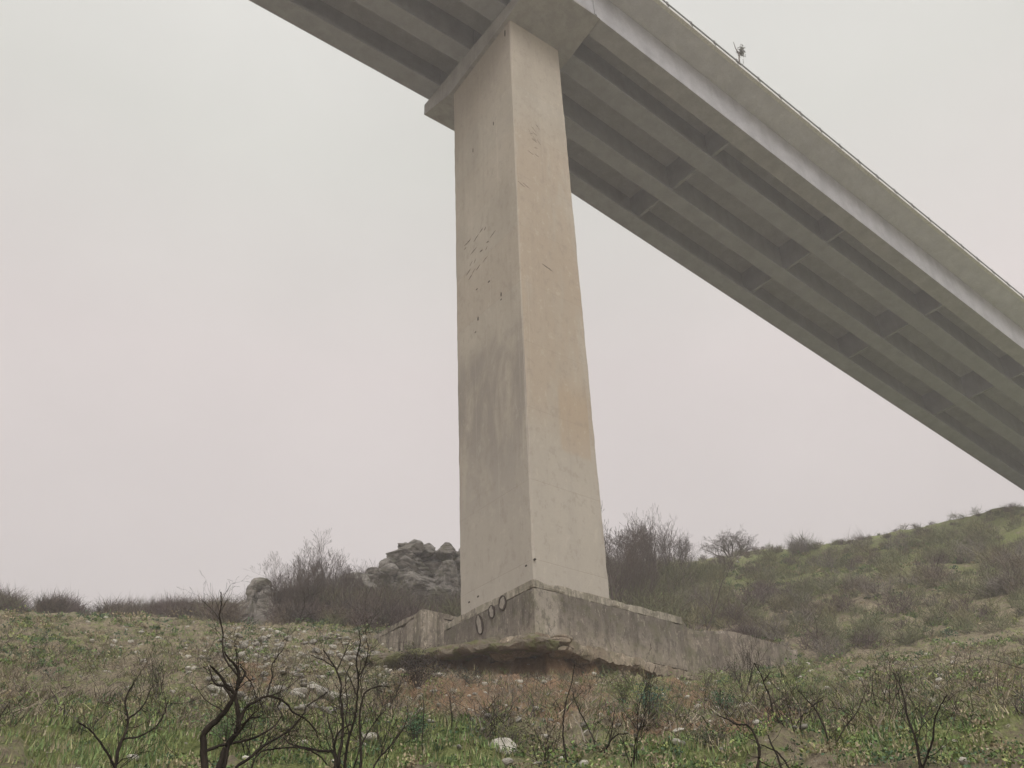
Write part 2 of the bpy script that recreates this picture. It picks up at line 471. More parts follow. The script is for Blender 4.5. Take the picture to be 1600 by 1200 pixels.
def height(x, y, detail=True):
    x = np.asarray(x, float); y = np.asarray(y, float)
    h = hbase(x, y)
    d = np.hypot(x, y)
    near = np.clip(d / 12, 0.25, 1)
    h = h + fbm(x / 9, y / 9, octaves=3) * 0.55 * near * sstep(d, 2, 20) * (1 + 1.2 * sstep(d, 55, 90))
    h = h + fbm(x / 1.7 + 40, y / 1.7, octaves=4) * 0.16 * near
    if True:
        h = h + np.abs(fbm(x / 0.42, y / 0.42 + 9, octaves=4)) * 0.26 * near
        h = h + (np.maximum(fbm(x / 1.0 + 71, y / 1.0, octaves=3), 0) - .13) * 0.38 * near * (1 - sstep(d, 60, 90))
    u, v = to_uv(x, y)
    # footing terrace
    sd, par = edge_sd(x, y)
    ends = sstep(par, 0.0, 1.6) * (1 - sstep(par, 19.7, 20.6))
    reach = 1 - sstep(sd, 4.0, 10.0)
    leftness = 1 - sstep(par, 7.2, 9.0)
    cave = 0.55 + 0.35 * fbm(x / 1.1 + 3, y / 1.1, octaves=2)
    rightness = sstep(par, 8.5, 12.0)
    low = 10.50 + (0.17 * (1 - rightness) + 0.14 * rightness) * (d - 38) + 0.22 * fbm(x / 0.8, y / 0.8, octaves=3)
    low = low - 0.25 * sstep(par, 2, 5) * (1 - sstep(par, 10.5, 12))
    high = 12.5 - 0.06 * np.clip(par, 0, 9) + 0.33 * np.clip(sd, 0, 5) * leftness + 0.15 * fbm(x / 0.9, y / 0.9 + 5, octaves=3)
    inner = np.where(par > 11.0, 1.3, 2.4)
    rise = sstep(sd, inner * cave, inner * cave + 0.45)
    terr = low * (1 - rise) + high * rise
    win = sstep(sd, -2.6, -0.3) * ends * reach
    h = h * (1 - win) + terr * win
    # ground drops along the front of the retaining wall so its face shows
    wf = sstep(u, 8.0, 10.0) * (1 - sstep(u, 18.0, 21.0)) * (1 - sstep(np.abs(v + 1.6), 0.8, 3.2))
    tgt = 12.25 + 0.13 * (u - 8.0) + 0.12 * fbm(x / 0.7, y / 0.7, octaves=2)
    h = h * (1 - wf) + np.minimum(h, tgt) * wf
    # behind the walls keep the ground under the tops
    inside = sstep(u, -3.0, -1.8) * (1 - sstep(u, 17.0, 18.5)) * sstep(v, -0.9, -0.4) * (1 - sstep(v, 8.5, 11.5))
    cap_ = np.where(u > 8.3, 14.35, 14.5)
    h = h * (1 - inside) + np.minimum(h, cap_) * inside
    return h

def hz(x, y, detail=True):
    return float(height(np.array([x]), np.array([y]), detail)[0])

def build_ground():
    az = np.concatenate([np.linspace(-180, -40, 50, endpoint=False), np.linspace(-40, -20, 120, endpoint=False), np.linspace(-20, 20, 560, endpoint=False),
                         np.linspace(20, 40, 120, endpoint=False), np.linspace(40, 180, 50, endpoint=False)])
    d = np.concatenate([[0.0], np.geomspace(0.8, 33, 170), np.arange(33.12, 52, 0.10), np.geomspace(52.2, 130, 150), np.geomspace(134, 3000, 34)])
    A, D = np.meshgrid(np.radians(az), d)
    x, y = np.sin(A) * D, np.cos(A) * D
    z = height(x, y)
    na, nd = len(az), len(d)
    V = np.stack([x.ravel(), y.ravel(), z.ravel()], 1)
    i = np.arange(nd - 1)[:, None] * na + np.arange(na)[None, :]
    j = np.arange(nd - 1)[:, None] * na + (np.arange(na)[None, :] + 1) % na
    F = np.stack([i, i + na, j + na, j], -1).reshape(-1, 4)
    F = F[:, ::-1]
    tint = ground_tint(x.ravel(), y.ravel())
    o = mesh_obj('ground', V, F, M_GROUND, smooth=True, colors=tint)
    o.data.flip_normals() if o.data.polygons[len(o.data.polygons)//2].normal.z < 0 else None
    tag(o, 'steep hillside of turf, brown soil and pale stone chips under the viaduct', 'ground', kind='structure')
    return o

# spots of bare reddish soil and of brighter grass (picked where the hillside shows them)
def plan(x, y, D=None):
    """plan position where the view line meets the base slope"""
    r = ray(x, y); h = math.hypot(r[0], r[1]); t = r[2] / h
    lo, hi = 3.0, 120.0
    best = None
    for i in range(600):
        dd = 3.0 + i * 0.2
        p = r * dd / h
        if float(hbase(np.array([p[0]]), np.array([p[1]]))[0]) >= p[2]:
            best = p; break
    if best is None: best = r * 60 / h
    return best[0], best[1], math.hypot(best[0], best[1])

SOIL = [(395, 1058, 40, 14), (765, 1125, 60, 26), (700, 1075, 90, 18), (770, 1092, 170, 26), (930, 1115, 90, 24), (830, 1060, 60, 22), (900, 1062, 45, 22), (1085, 1092, 60, 20), (1130, 1150, 90, 26), (860, 1130, 60, 20), (640, 1090, 60, 16), (1010, 1150, 60, 20), (880, 1085, 60, 20), (1200, 1140, 60, 18)]
GREEN = [(380, 1150, 95, 50), (640, 1140, 50, 36), (690, 1175, 100, 30), (1040, 1110, 60, 30), (1230, 1090, 70, 30), (1060, 1190, 110, 22), (700, 1010, 60, 14), (470, 1180, 110, 40), (1255, 880, 40, 8), (1150, 1070, 70, 24), (980, 1110, 40, 30), (560, 1180, 110, 30), (200, 1160, 150, 50), (1400, 1150, 150, 40)]

def ground_tint(x, y):
    d = np.hypot(x, y)
    z = hbase(x, y)
    P = np.stack([x, y, z], 1)
    den = P @ _F
    ok = den > 0.5
    px = np.where(ok, 800 + FPX * (P @ _R) / np.where(ok, den, 1), -9999)
    py = np.where(ok, 600 - FPX * (P @ _U) / np.where(ok, den, 1), -9999)
    g = np.full(len(x), 0.29)
    s = np.zeros(len(x))
    for cx, cy, rx, ry in GREEN:
        g = np.maximum(g, 0.40 + 0.5 * np.exp(-(((px - cx) / rx) ** 2 + ((py - cy) / ry) ** 2)))
    for cx, cy, rx, ry in SOIL:
        s = np.maximum(s, 0.84 * np.exp(-(((px - cx) / (1.25 * rx)) ** 2 + ((py - cy) / (1.35 * ry)) ** 2)))
    # the eroded cut below the footing is bare earth
    sd, par = edge_sd(x, y)
    cut = sstep(sd, -0.9, 0.2) * (1 - sstep(sd, 1.6, 2.2)) * sstep(par, 2.0, 4.5) * (1 - sstep(par, 18, 20))
    s = np.maximum(s, cut * 0.75)
    g = g + 0.22 * sstep(d, 62, 85) * sstep(px, 900, 1200)
    chips = 0.45 + 0.55 * np.exp(-(((px - 470) / 170) ** 2 + ((py - 1040) / 55) ** 2))
    return np.stack([g, s, chips], 1)

GROUND = build_ground()

# ------------------------------------------------------------------ bridge pier
br = empty('bridge_pier', tuple(B(0, 0, 0)), BANG)
tag(br, 'tall tapering beige concrete pier carrying the viaduct, stained brown on its right face', 'bridge pier')

def ring(u0, u1, v0, v1, z, c):
    return [(u0 + c, v0, z), (u1 - c, v0, z), (u1, v0 + c, z), (u1, v1 - c, z), (u1 - c, v1, z), (u0 + c, v1, z), (u0, v1 - c, z), (u0, v0 + c, z)]
zb, zt_ = 14.2, 55.9
mb = MB()
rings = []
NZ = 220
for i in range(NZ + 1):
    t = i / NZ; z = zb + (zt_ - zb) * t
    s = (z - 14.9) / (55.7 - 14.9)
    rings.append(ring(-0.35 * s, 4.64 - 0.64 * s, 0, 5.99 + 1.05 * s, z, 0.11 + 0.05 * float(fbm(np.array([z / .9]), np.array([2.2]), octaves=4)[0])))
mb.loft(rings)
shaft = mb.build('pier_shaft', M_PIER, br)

# pier cap: a hammerhead with rising soffit
mb = MB()
prof = [(-3.35, 56.35), (0.0, 55.62), (7.1, 54.75), (10.6, 55.85)]       # v, soffit z
def cap_top(u): return 56.955 + (0 if u < 0 else -0.129 * u)
us = (-0.62, 5.0)
for side in (0,):
    rr = []
    for v, z in prof:
        rr.append([(us[0], v, z), (us[1], v, z - 0.02), (us[1], v, cap_top(us[1])), (0, v, cap_top(0)), (us[0], v, cap_top(us[0]))])
    mb.loft(rr)
mb.build('pier_cap', M_CAP, br, bevel=0.05)

# form-tie holes as dark flush plugs, hole shade in their colour; chips
def shaft_u(z): return -0.35 * (z - 14.9) / 40.8
def on_left(px_, py_):
    r = ray(px_, py_); uu = -0.1
    for _ in range(3):
        t = ((P0 @ UD) + uu) / (r @ UD); p = r * t; uu = shaft_u(p[2])
    a, b_ = to_uv(p[0], p[1]); return a, b_, p[2]
def on_right(px_, py_, v0=0.0):
    r = ray(px_, py_); t = ((P0 @ VD) + v0) / (r @ VD); p = r * t
    a, b_ = to_uv(p[0], p[1]); return a, b_, p[2]
for (x, y, w, h) in ((771, 193, .05, .34), (739, 235, .05, .38), (783, 460, .06, .30), (783, 468, .09, .08), (747, 498, .07, .28), (743, 519, .09, .08), (764, 440, .12, .1), (745, 452, .1, .08),
                     (835, 874, .09, .09), (822, 884, .09, .09), (747, 932, .09, .09), (733, 941, .09, .09), (789, 52, .08, .7)):
    a, b_, z = on_left(x, y)
    m2 = MB(); n = 8
    ex = [(a - 0.006, b_ + w * .95 * math.cos(k / n * 6.283), z + h * .55 * math.sin(k / n * 6.283)) for k in range(n)]
    m2.loft([[(p[0] + 0.05, p[1], p[2]) for p in ex], ex])
    m2.build('tie_hole', M_DARK, shaft)
# spalled board marks: short shallow gouges running with the formwork
r2 = random.Random(5)
def gouge(P, dv, dz, face, mat=M_DARK, w=0.03):
    a, b_, z = P
    m2 = MB()
    n = 5
    top, bot = [], []
    for i in range(n):
        t = i / (n - 1) - 0.5
        ww = w * (1 - (2 * t) ** 2) + 0.006
        jit = r2.uniform(-.02, .02)
        if face == 'L':
            top.append((a - 0.005, b_ + dv * t, z + dz * t + ww + jit)); bot.append((a - 0.005, b_ + dv * t, z + dz * t - ww + jit))
        else:
            top.append((a + dv * t, -0.005, z + dz * t + ww + jit)); bot.append((a + dv * t, -0.005, z + dz * t - ww + jit))
    off = (0.04, 0, 0) if face == 'L' else (0, 0.04, 0)
    outl = top + bot[::-1]
    m2.loft([[(p[0] + off[0], p[1] + off[1], p[2]) for p in outl], outl])
    m2.build('surface_chip', mat, shaft)
M_CHIP = mat_plain('chipped_concrete', (0.11, 0.09, 0.075), 0.95)
for (x, y) in ((752, 360), (758, 357), (730, 380), (733, 376), (744, 372), (727, 388), (740, 392), (752, 392), (758, 405), (742, 408), (736, 412), (732, 425), (740, 424), (735, 433), (762, 378), (770, 366), (747, 418), (760, 388)):
    gouge(on_left(x, y), r2.uniform(-.7, -.2), r2.uniform(-.05, .25), 'L', M_CHIP, r2.uniform(.025, .055))
for (x, y) in ((852, 416), (858, 420)):
    gouge(on_right(x, y), .5, -.15, 'R', M_CHIP, .03)
for i in range(14):
    gouge(on_right(r2.uniform(822, 842), r2.uniform(198, 246)), r2.uniform(.15, .5), r2.uniform(-.5, .1), 'R', M_CHIP, .012)
for (x, y) in ((815, 288), (822, 290)):
    gouge(on_right(x, y), .5, -.2, 'R', M_CHIP, .02)

# ------------------------------------------------------------------ bridge deck
dk = empty('bridge_deck', tuple(B(0, 0, 0)), BANG)
tag(dk, 'grey concrete viaduct deck on four deep girders crossing overhead', 'bridge deck')
ZG = 56.99
def zdeck(u): return ZG + (-0.129 * u if u > 0 else 0.0)
UL, UR = -70.0, 125.0
GIR = [(-3.31, -1.88, 'out'), (0.05, 1.6, 'mid'), (4.45, 5.85, 'mid'), (8.45, 10.02, 'far')]
HS = 3.35          # slab underside above girder soffit
def girder_profile(v0, v1, kind):
    # closed outline in (v, w)
    if kind == 'out':
        return [(v0, 0), (v1, 0), (v1, 0.30), (v0 + 0.62, 0.62), (v0 + 0.62, HS + .02), (v0, HS + .02)]
    if kind == 'far':
        return [(v0, 0), (v1, 0), (v1, HS + .02), (v1 - 0.62, HS + .02), (v1 - 0.62, 0.62), (v0, 0.30)]
    c = (v0 + v1) / 2
    return [(v0, 0), (v1, 0), (v1, 0.30), (c + 0.26, 0.62), (c + 0.26, HS + .02), (c - 0.26, HS + .02), (c - 0.26, 0.62), (v0, 0.30)]
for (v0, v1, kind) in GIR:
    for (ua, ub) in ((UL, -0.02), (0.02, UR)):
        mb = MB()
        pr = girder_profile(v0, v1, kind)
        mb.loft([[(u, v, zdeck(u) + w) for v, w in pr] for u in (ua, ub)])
        # one concrete; side light put in as a paler outer girder
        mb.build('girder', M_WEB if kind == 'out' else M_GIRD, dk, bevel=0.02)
# slab with cantilevered edges
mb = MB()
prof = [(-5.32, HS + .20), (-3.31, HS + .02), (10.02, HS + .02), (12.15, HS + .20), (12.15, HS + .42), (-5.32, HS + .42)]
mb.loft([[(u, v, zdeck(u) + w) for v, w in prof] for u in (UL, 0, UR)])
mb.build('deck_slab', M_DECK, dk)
mb = MB()
mb.loft([[(u, v, zdeck(u) + w) for v, w in ((-5.0, HS + .424), (11.7, HS + .424), (11.7, HS + .47), (-5.0, HS + .47))] for u in (UL, 0, UR)])
mb.build('road_surface', M_ASPHALT, dk)
for (va, vb) in ((-5.52, -5.22), (12.05, 12.35)):
    mb = MB()
    mb.loft([[(u, v, zdeck(u) + w) for v, w in ((va, HS + .17), (vb, HS + .17), (vb, HS + .44), (va, HS + .36))] for u in (UL, 0, UR)])
    mb.build('edge_curb', M_CURB, dk)
# cross diaphragms
for uc in (20.0, 34.0, 48.0, 62.0, -18.0, -36.0):
    for (a, b_) in ((GIR[0], GIR[1]), (GIR[1], GIR[2]), (GIR[2], GIR[3])):
        va = a[0] + .60 if a[2] == 'out' else (a[0] + a[1]) / 2 + .25
        vb = b_[1] - .60 if b_[2] == 'far' else (b_[0] + b_[1]) / 2 - .25
        mb = MB(); z = zdeck(uc)
        mb.box((uc - .14, va, z + 0.75), (uc + .14, vb, z + HS + .03))
        mb.build('diaphragm', M_GIRD, dk)
# web stiffeners on the outer girder face
for uc in (4.6,):
    mb = MB(); z = zdeck(uc); mb.box((uc - .10, -3.40, z + .02), (uc + .10, -3.30, z + HS - .05)); mb.build('stiffener', M_WEB, dk)
# guard rails with posts
for vv, sg in ((-5.56, 1), (12.40, -1)):
    rl = MB()
    pr = [(vv - .035, HS + .43), (vv + .035, HS + .43), (vv + .035, HS + .57), (vv - .035, HS + .57)]
    rl.loft([[(u, v, zdeck(u) + w) for v, w in pr] for u in (UL, 0, UR)])
    ro = rl.build('guard_rail', M_STEEL, dk)
    u = -9.4 if vv < 0 else -9.0
    while u < (75 if vv < 0 else 30):
        p = MB(); z = zdeck(u)
        e = .037 if vv < 0 else -.097
        p.box((u - .09, vv + e, z + HS + .22), (u + .09, vv + e + .08, z + HS + .86))
        p.build('rail_post', M_STEEL, ro)
        u += 2.42
# drain scuppers on the edge
# ------------------------------------------------------------------ footing
ft = empty('concrete_footing', tuple(B(0, 0, 0)), BANG)
tag(ft, 'weathered streaked concrete footing block at the base of the pier, undercut by erosion', 'footing')

def rough_block(u0, u1, v0, v1, z0, z1, res, amp, seed, chip=0.0, ztop=None):
    """box with subdivided faces, weathered by noise; chipped along the edges"""
    nu, nv, nz = [max(1, int(round(L / res))) for L in (u1 - u0, v1 - v0, z1 - z0)]
    verts, faces, idx = [], [], {}
    def vid(i, j, k):
        if (i, j, k) not in idx:
            idx[(i, j, k)] = len(verts)
            verts.append((u0 + (u1 - u0) * i / nu, v0 + (v1 - v0) * j / nv, z0 + (z1 - z0) * k / nz))
        return idx[(i, j, k)]
    for i in range(nu):
        for k in range(nz):
            faces.append((vid(i, 0, k), vid(i+1, 0, k), vid(i+1, 0, k+1), vid(i, 0, k+1)))
            faces.append((vid(i+1, nv, k), vid(i, nv, k), vid(i, nv, k+1), vid(i+1, nv, k+1)))
        for j in range(nv):
            faces.append((vid(i, j, nz), vid(i+1, j, nz), vid(i+1, j+1, nz), vid(i, j+1, nz)))
            faces.append((vid(i, j+1, 0), vid(i+1, j+1, 0), vid(i+1, j, 0), vid(i, j, 0)))
    for j in range(nv):
        for k in range(nz):
            faces.append((vid(0, j+1, k), vid(0, j, k), vid(0, j, k+1), vid(0, j+1, k+1)))
            faces.append((vid(nu, j, k), vid(nu, j+1, k), vid(nu, j+1, k+1), vid(nu, j, k+1)))
    V = np.array(verts)
    n = np.stack([fbm(V[:, 0] / .5 + seed, V[:, 1] / .5, V[:, 2] / .5, 4),
                  fbm(V[:, 0] / .5, V[:, 1] / .5 + seed, V[:, 2] / .5 + 7, 4),
                  fbm(V[:, 0] / .5, V[:, 1] / .5, V[:, 2] / .5 + seed, 4)], 1) * amp
    # edge chipping: pull vertices near an edge inwards where noise is high
    if chip:
        c = np.array([(u0 + u1) / 2, (v0 + v1) / 2, (z0 + z1) / 2])
        hs = np.array([(u1 - u0) / 2, (v1 - v0) / 2, (z1 - z0) / 2])
        dd = hs - np.abs(V - c)
        near = np.sort(dd, axis=1)[:, 1]
        w = np.clip(1 - near / (res * 1.2), 0, 1) * np.clip(fbm(V[:, 0] / .8 + 9, V[:, 1] / .8, V[:, 2] / .8 + seed, 4) * 2.2, 0, 1)
        V = V - np.sign(V - c) * w[:, None] * chip * (dd < res * 1.2)
    V = V + n
    if ztop is not None: V[:, 2] += ztop(V)
    return V, faces

V, Fc = rough_block(-0.84, 8.35, -0.95, 7.4, 12.35, 14.60, 0.16, 0.018, 3, 0.05)
mesh_obj('footing_block', V, Fc, M_FOOT, ft)
V, Fc = rough_block(-0.84, 8.35, -0.955, 7.4, 14.598, 14.95, 0.12, 0.010, 5, 0.07)
mesh_obj('coping', V, Fc, M_COPE, ft)
# ragged blinding slab below, sticking out past the block
def slab_z(Vv):
    low = Vv[:, 2] < 12.05
    r = fbm(Vv[:, 0] / .35, Vv[:, 1] / .9 + 3, octaves=4) * .28
    thin = -0.32 * sstep(Vv[:, 0], 7.0, 9.0)
    return np.where(low, r + 0.30 * sstep(Vv[:, 0], 5.0, 9.2), .5 * r)
V, Fc = rough_block(-1.15, 9.0, -1.36, 5.5, 11.93, 12.44, 0.11, 0.045, 8, 0.10, slab_z)
V[:, 2] -= 0.035 * np.clip(V[:, 0], 0, 9)
mesh_obj('broken_base_slab', V, Fc, M_SLAB, ft)['label'] = 'light brown broken slab sticking out over the eroded bank'
# three painted rings on the left face
for (x, y, a, b_, rot) in ((749, 976, .27, .52, -.30), (768, 956, .25, .33, -.3), (785, 942, .28, .36, -.2)):
    r = ray(x, y); t = ((P0 @ UD) - 0.865) / (r @ UD); p = r * t
    _, vv = to_uv(p[0], p[1]); zz = p[2]
    n = 28; m2 = MB(); i0 = 0
    outer, inner = [], []
    for k in range(n):
        th = k / n * 2 * math.pi
        w = .085 + .035 * math.sin(th * 2 + x) + .02 * math.sin(th * 5 + y)
        for lst, aa, bb in ((outer, a, b_), (inner, a - w, b_ - w)):
            cy, cz = aa * math.cos(th), bb * math.sin(th)
            lst.append((vv + cy * math.cos(rot) - cz * math.sin(rot), zz + cy * math.sin(rot) + cz * math.cos(rot)))
    ux0, ux1 = -0.885, -0.83
    for k in range(n):
        k2 = (k + 1) % n
        q = [(ux0, *outer[k]), (ux0, *outer[k2]), (ux0, *inner[k2]), (ux0, *inner[k])]
        j = [(ux1, *outer[k]), (ux1, *outer[k2]), (ux1, *inner[k2]), (ux1, *inner[k])]
        m2.loft([j, q])
    rg = m2.build('painted_ring', M_PAINT, ft)
    m3 = MB(); m3.loft([[(ux1, *q) for q in inner], [(-0.878, *[c for c in q]) for q in inner]])
    m3.build('ring_fill', M_PALE, rg)

# wing block behind the footing on the left
wg = empty('concrete_wing_block', tuple(B(0, 0, 0)), BANG)
tag(wg, 'board-marked concrete block with vertical streaks, behind the left side of the footing', 'concrete block')
V, Fc = rough_block(-2.05, 3.5, 6.15, 14.5, 12.6, 15.2, 0.2, 0.03, 11, 0.08)
mesh_obj('block_body', V, Fc, M_WING, wg)
V, Fc = rough_block(-2.06, 3.5, 6.14, 14.5, 15.2, 15.46, 0.16, 0.03, 12, 0.10)
mesh_obj('coping', V, Fc, M_WING, wg)

# long retaining wall to the right of the footing
def rw_top(Vv):
    t = Vv[:, 2] > 14.0
    return np.where(t, 0.12 * fbm(Vv[:, 0] / 1.1, Vv[:, 1] / 2, octaves=4) - 0.22 * sstep(Vv[:, 0], 8.4, 9.0) * (1 - sstep(Vv[:, 0], 10.5, 11.5)), 0)
V, Fc = rough_block(8.42, 17.3, -0.80, 0.4, 12.2, 14.93, 0.16, 0.035, 21, 0.12, rw_top)
rw = mesh_obj('retaining_wall', V, Fc, M_RETAIN)
rw.location = tuple(B(0, 0, 0)); rw.rotation_euler = (0, 0, BANG)
tag(rw, 'long brown-grey concrete retaining wall continuing right of the footing, mossy and crumbling on top', 'retaining wall')

# ------------------------------------------------------------------ rocks
from mathutils import noise as mnoise
def ico(sub):
    import bmesh
    bm = bmesh.new(); bmesh.ops.create_icosphere(bm, subdivisions=sub, radius=1.0)
    V = np.array([v.co[:] for v in bm.verts]); F = np.array([[v.index for v in f.verts] for f in bm.faces]); bm.free()
    return V, F
ICO = {k: ico(k) for k in (2, 3, 4)}
def rock_verts(size, seed, sub=3, facets=9, rough=0.10, strata=0.0):
    r = np.random.default_rng(seed)
    V, F = ICO[sub]
    V = V.copy()
    for _ in range(facets):
        n = r.normal(size=3); n /= np.linalg.norm(n)
        c = r.uniform(0.50, 0.85)
        d = V @ n
        V = V - np.outer(np.maximum(d - c, 0), n)
    V = V * 1.25
    o = r.uniform(0, 50, 3)
    V = V * (1 + rough * fbm(V[:, 0] * 2 + o[0], V[:, 1] * 2 + o[1], V[:, 2] * 2 + o[2], 4)[:, None] * 1.6)
    if strata:
        s = np.sin(V[:, 2] * strata + 2 * fbm(V[:, 0] + o[1], V[:, 1], octaves=2))
        V[:, :2] *= (1 + 0.07 * np.sign(s) * np.abs(s) ** .4)[:, None]
    return V * np.asarray(size), F

ICO[5] = ico(5); ICO[6] = ico(6)
def cliff_piece(size, seed, sub, facets=20, c0=.42, c1=.86, amp=.16, strata=6.0, taper=0.0):
    """one massive piece of cliff: faceted, bedded and cracked"""
    r = np.random.default_rng(seed)
    V, F = ICO[sub]; V = V.copy()
    for _ in range(facets):
        n = r.normal(size=3); n[2] *= .6; n /= np.linalg.norm(n)
        c = r.uniform(c0, c1); V = V - np.outer(np.maximum(V @ n - c, 0), n)
    V = V * 1.2
    V[:, :2] *= (1 - taper * np.clip(V[:, 2:3], -1, 1))
    V = V * np.asarray(size)
    o = r.uniform(0, 60, 3); x, y, z = V[:, 0] + o[0], V[:, 1] + o[1], V[:, 2] + o[2]
    # bedding: each bed is set in or out by its own amount
    zz = (z + .25 * fbm(x / 2.5, y / 2.5, octaves=2)) * strata / 2.6
    bed = np.floor(zz); fr = zz - bed
    inout = vnoise(bed * 7.31, x * .35, y * .35) * .5 + vnoise(bed * 3.7, x * 1.1 + 5, y * 1.1) * .5
    groove = -np.exp(-((np.minimum(fr, 1 - fr)) / .08) ** 2) * 1.3
    crack = -np.exp(-(np.abs(vnoise(x * .9, y * .9, z * .35)) / .05) ** 2) * .9
    rad = V[:, :2] / (np.linalg.norm(V[:, :2], axis=1)[:, None] + .3)
    disp = amp * (1.8 * inout + groove + crack + 0.9 * fbm(x * 1.3, y * 1.3, z * 1.8, 5, gain=.68))
    V[:, :2] += rad * disp[:, None] * min(size[0], size[1])
    V[:, 2] += .10 * fbm(x * 1.7 + 9, y * 1.7, z * 1.7, 4) * min(size) 
    return V, F

def crag(name, blocks, sub, mat):
    VS, FS, off = [], [], 0
    for b in blocks:
        P, size, rz, seed = b[:4]
        if max(size) > 1.3: V, F = cliff_piece(size, seed, 5 if max(size) < 3.2 else 6, taper=b[4] if len(b) > 4 else .1)
        else: V, F = cliff_piece(size, seed, 4, 12, .5, .85, .10, 4.0)
        c, s = math.cos(rz), math.sin(rz)
        V = V @ np.array([[c, s, 0], [-s, c, 0], [0, 0, 1]])
        if len(P) == 4: V[:, 2] -= V[:, 2].max(); V[:, 0] -= V[:, 0].mean()
        V = V + np.asarray(P)[:3]
        VS.append(V); FS.append(F + off); off += len(V)
    V = np.concatenate(VS); F = np.concatenate(FS)
    base = V.mean(0); base[2] = V[:, 2].min()
    o = mesh_obj(name, V - base, F, mat)
    o.location = tuple(base)
    return o

def top_at(x, y, D, h):
    """piece whose top reaches the view line (x, y)"""
    p = at(x, y, D); return (p[0], p[1], p[2], 1)
bl = [ (top_at(690, 854, 77, 0), (4.2, 2.6, 3.6), .1, 11, .05),
       (top_at(748, 862, 78, 0), (3.4, 2.6, 3.6), 1.1, 23, .05),
       (top_at(650, 852, 76, 0), (2.6, 2.2, 3.4), .5, 29, .12),
       (top_at(622, 874, 75, 0), (2.4, 2.0, 2.8), .6, 35, .1),
       (top_at(592, 892, 74, 0), (2.2, 1.8, 2.4), 2.0, 41, .12),
       (top_at(560, 901, 73, 0), (1.9, 1.6, 2.0), 2.6, 44, .1),
       (top_at(535, 910, 72.5, 0), (1.8, 1.4, 1.8), .6, 46, .1), (top_at(508, 917, 71, 0), (1.8, 1.3, 1.6), 1.6, 48, .1),
       (top_at(655, 890, 73.4, 0), (2.8, 1.5, 2.4), .2, 57, .05),
       (top_at(705, 878, 73.6, 0), (2.6, 1.5, 2.8), 1.3, 61, .05),
       (top_at(690, 915, 71.5, 0), (2.2, 1.2, 1.8), .1, 67, .05)]
rr_ = random.Random(4)
for (x, y, w) in ((645, 846, 1.25), (626, 861, 1.1), (608, 872, 1.0), (667, 850, 1.1), (700, 850, 1.4), (728, 853, 1.2), (637, 868, 1.2), (585, 887, .9), (610, 882, 1.0)):
    h = w * rr_.uniform(.5, .7)
    bl.append((top_at(x, y, 75.6 - (y - 846) * .04 + rr_.uniform(-.3, .3), h), (w, w * rr_.uniform(.8, 1), h), rr_.uniform(0, 3), rr_.randrange(10**6)))
o = crag('rock_outcrop', bl, 3, M_ROCK)
tag(o, 'big layered grey crag rising behind the thicket just left of the pier', 'rock outcrop')
bl = [(top_at(402, 904, 61, 0), (1.5, 1.3, 2.9), .4, 71, .22), (top_at(426, 918, 60.8, 0), (1.5, 1.2, 2.5), 1.2, 83, .15),
      (top_at(388, 935, 60.3, 0), (.95, 1.1, 2.3), 2.2, 97, .15), (top_at(408, 902, 60.9, 0), (.75, .7, .55), .2, 103), (top_at(436, 940, 60.2, 0), (1.3, 1.1, 2.0), .2, 105, .1)]
o = crag('rock_outcrop', bl, 3, M_ROCK)
tag(o, 'steep rock pinnacle standing alone at the left end of the skyline', 'rock outcrop')
bl = [(top_at(556, 893, 71, .9), (1.0, .8, .9), .3, 113), (top_at(540, 905, 70, .8), (1.1, .8, .8), 1.3, 127), (top_at(575, 905, 70, .9), (1.2, .9, .9), 2.1, 131)]
o = crag('rock_outcrop', bl, 3, M_ROCK)
tag(o, 'low grey rock ledge poking out of the thicket between the pinnacle and the crag', 'rock outcrop')

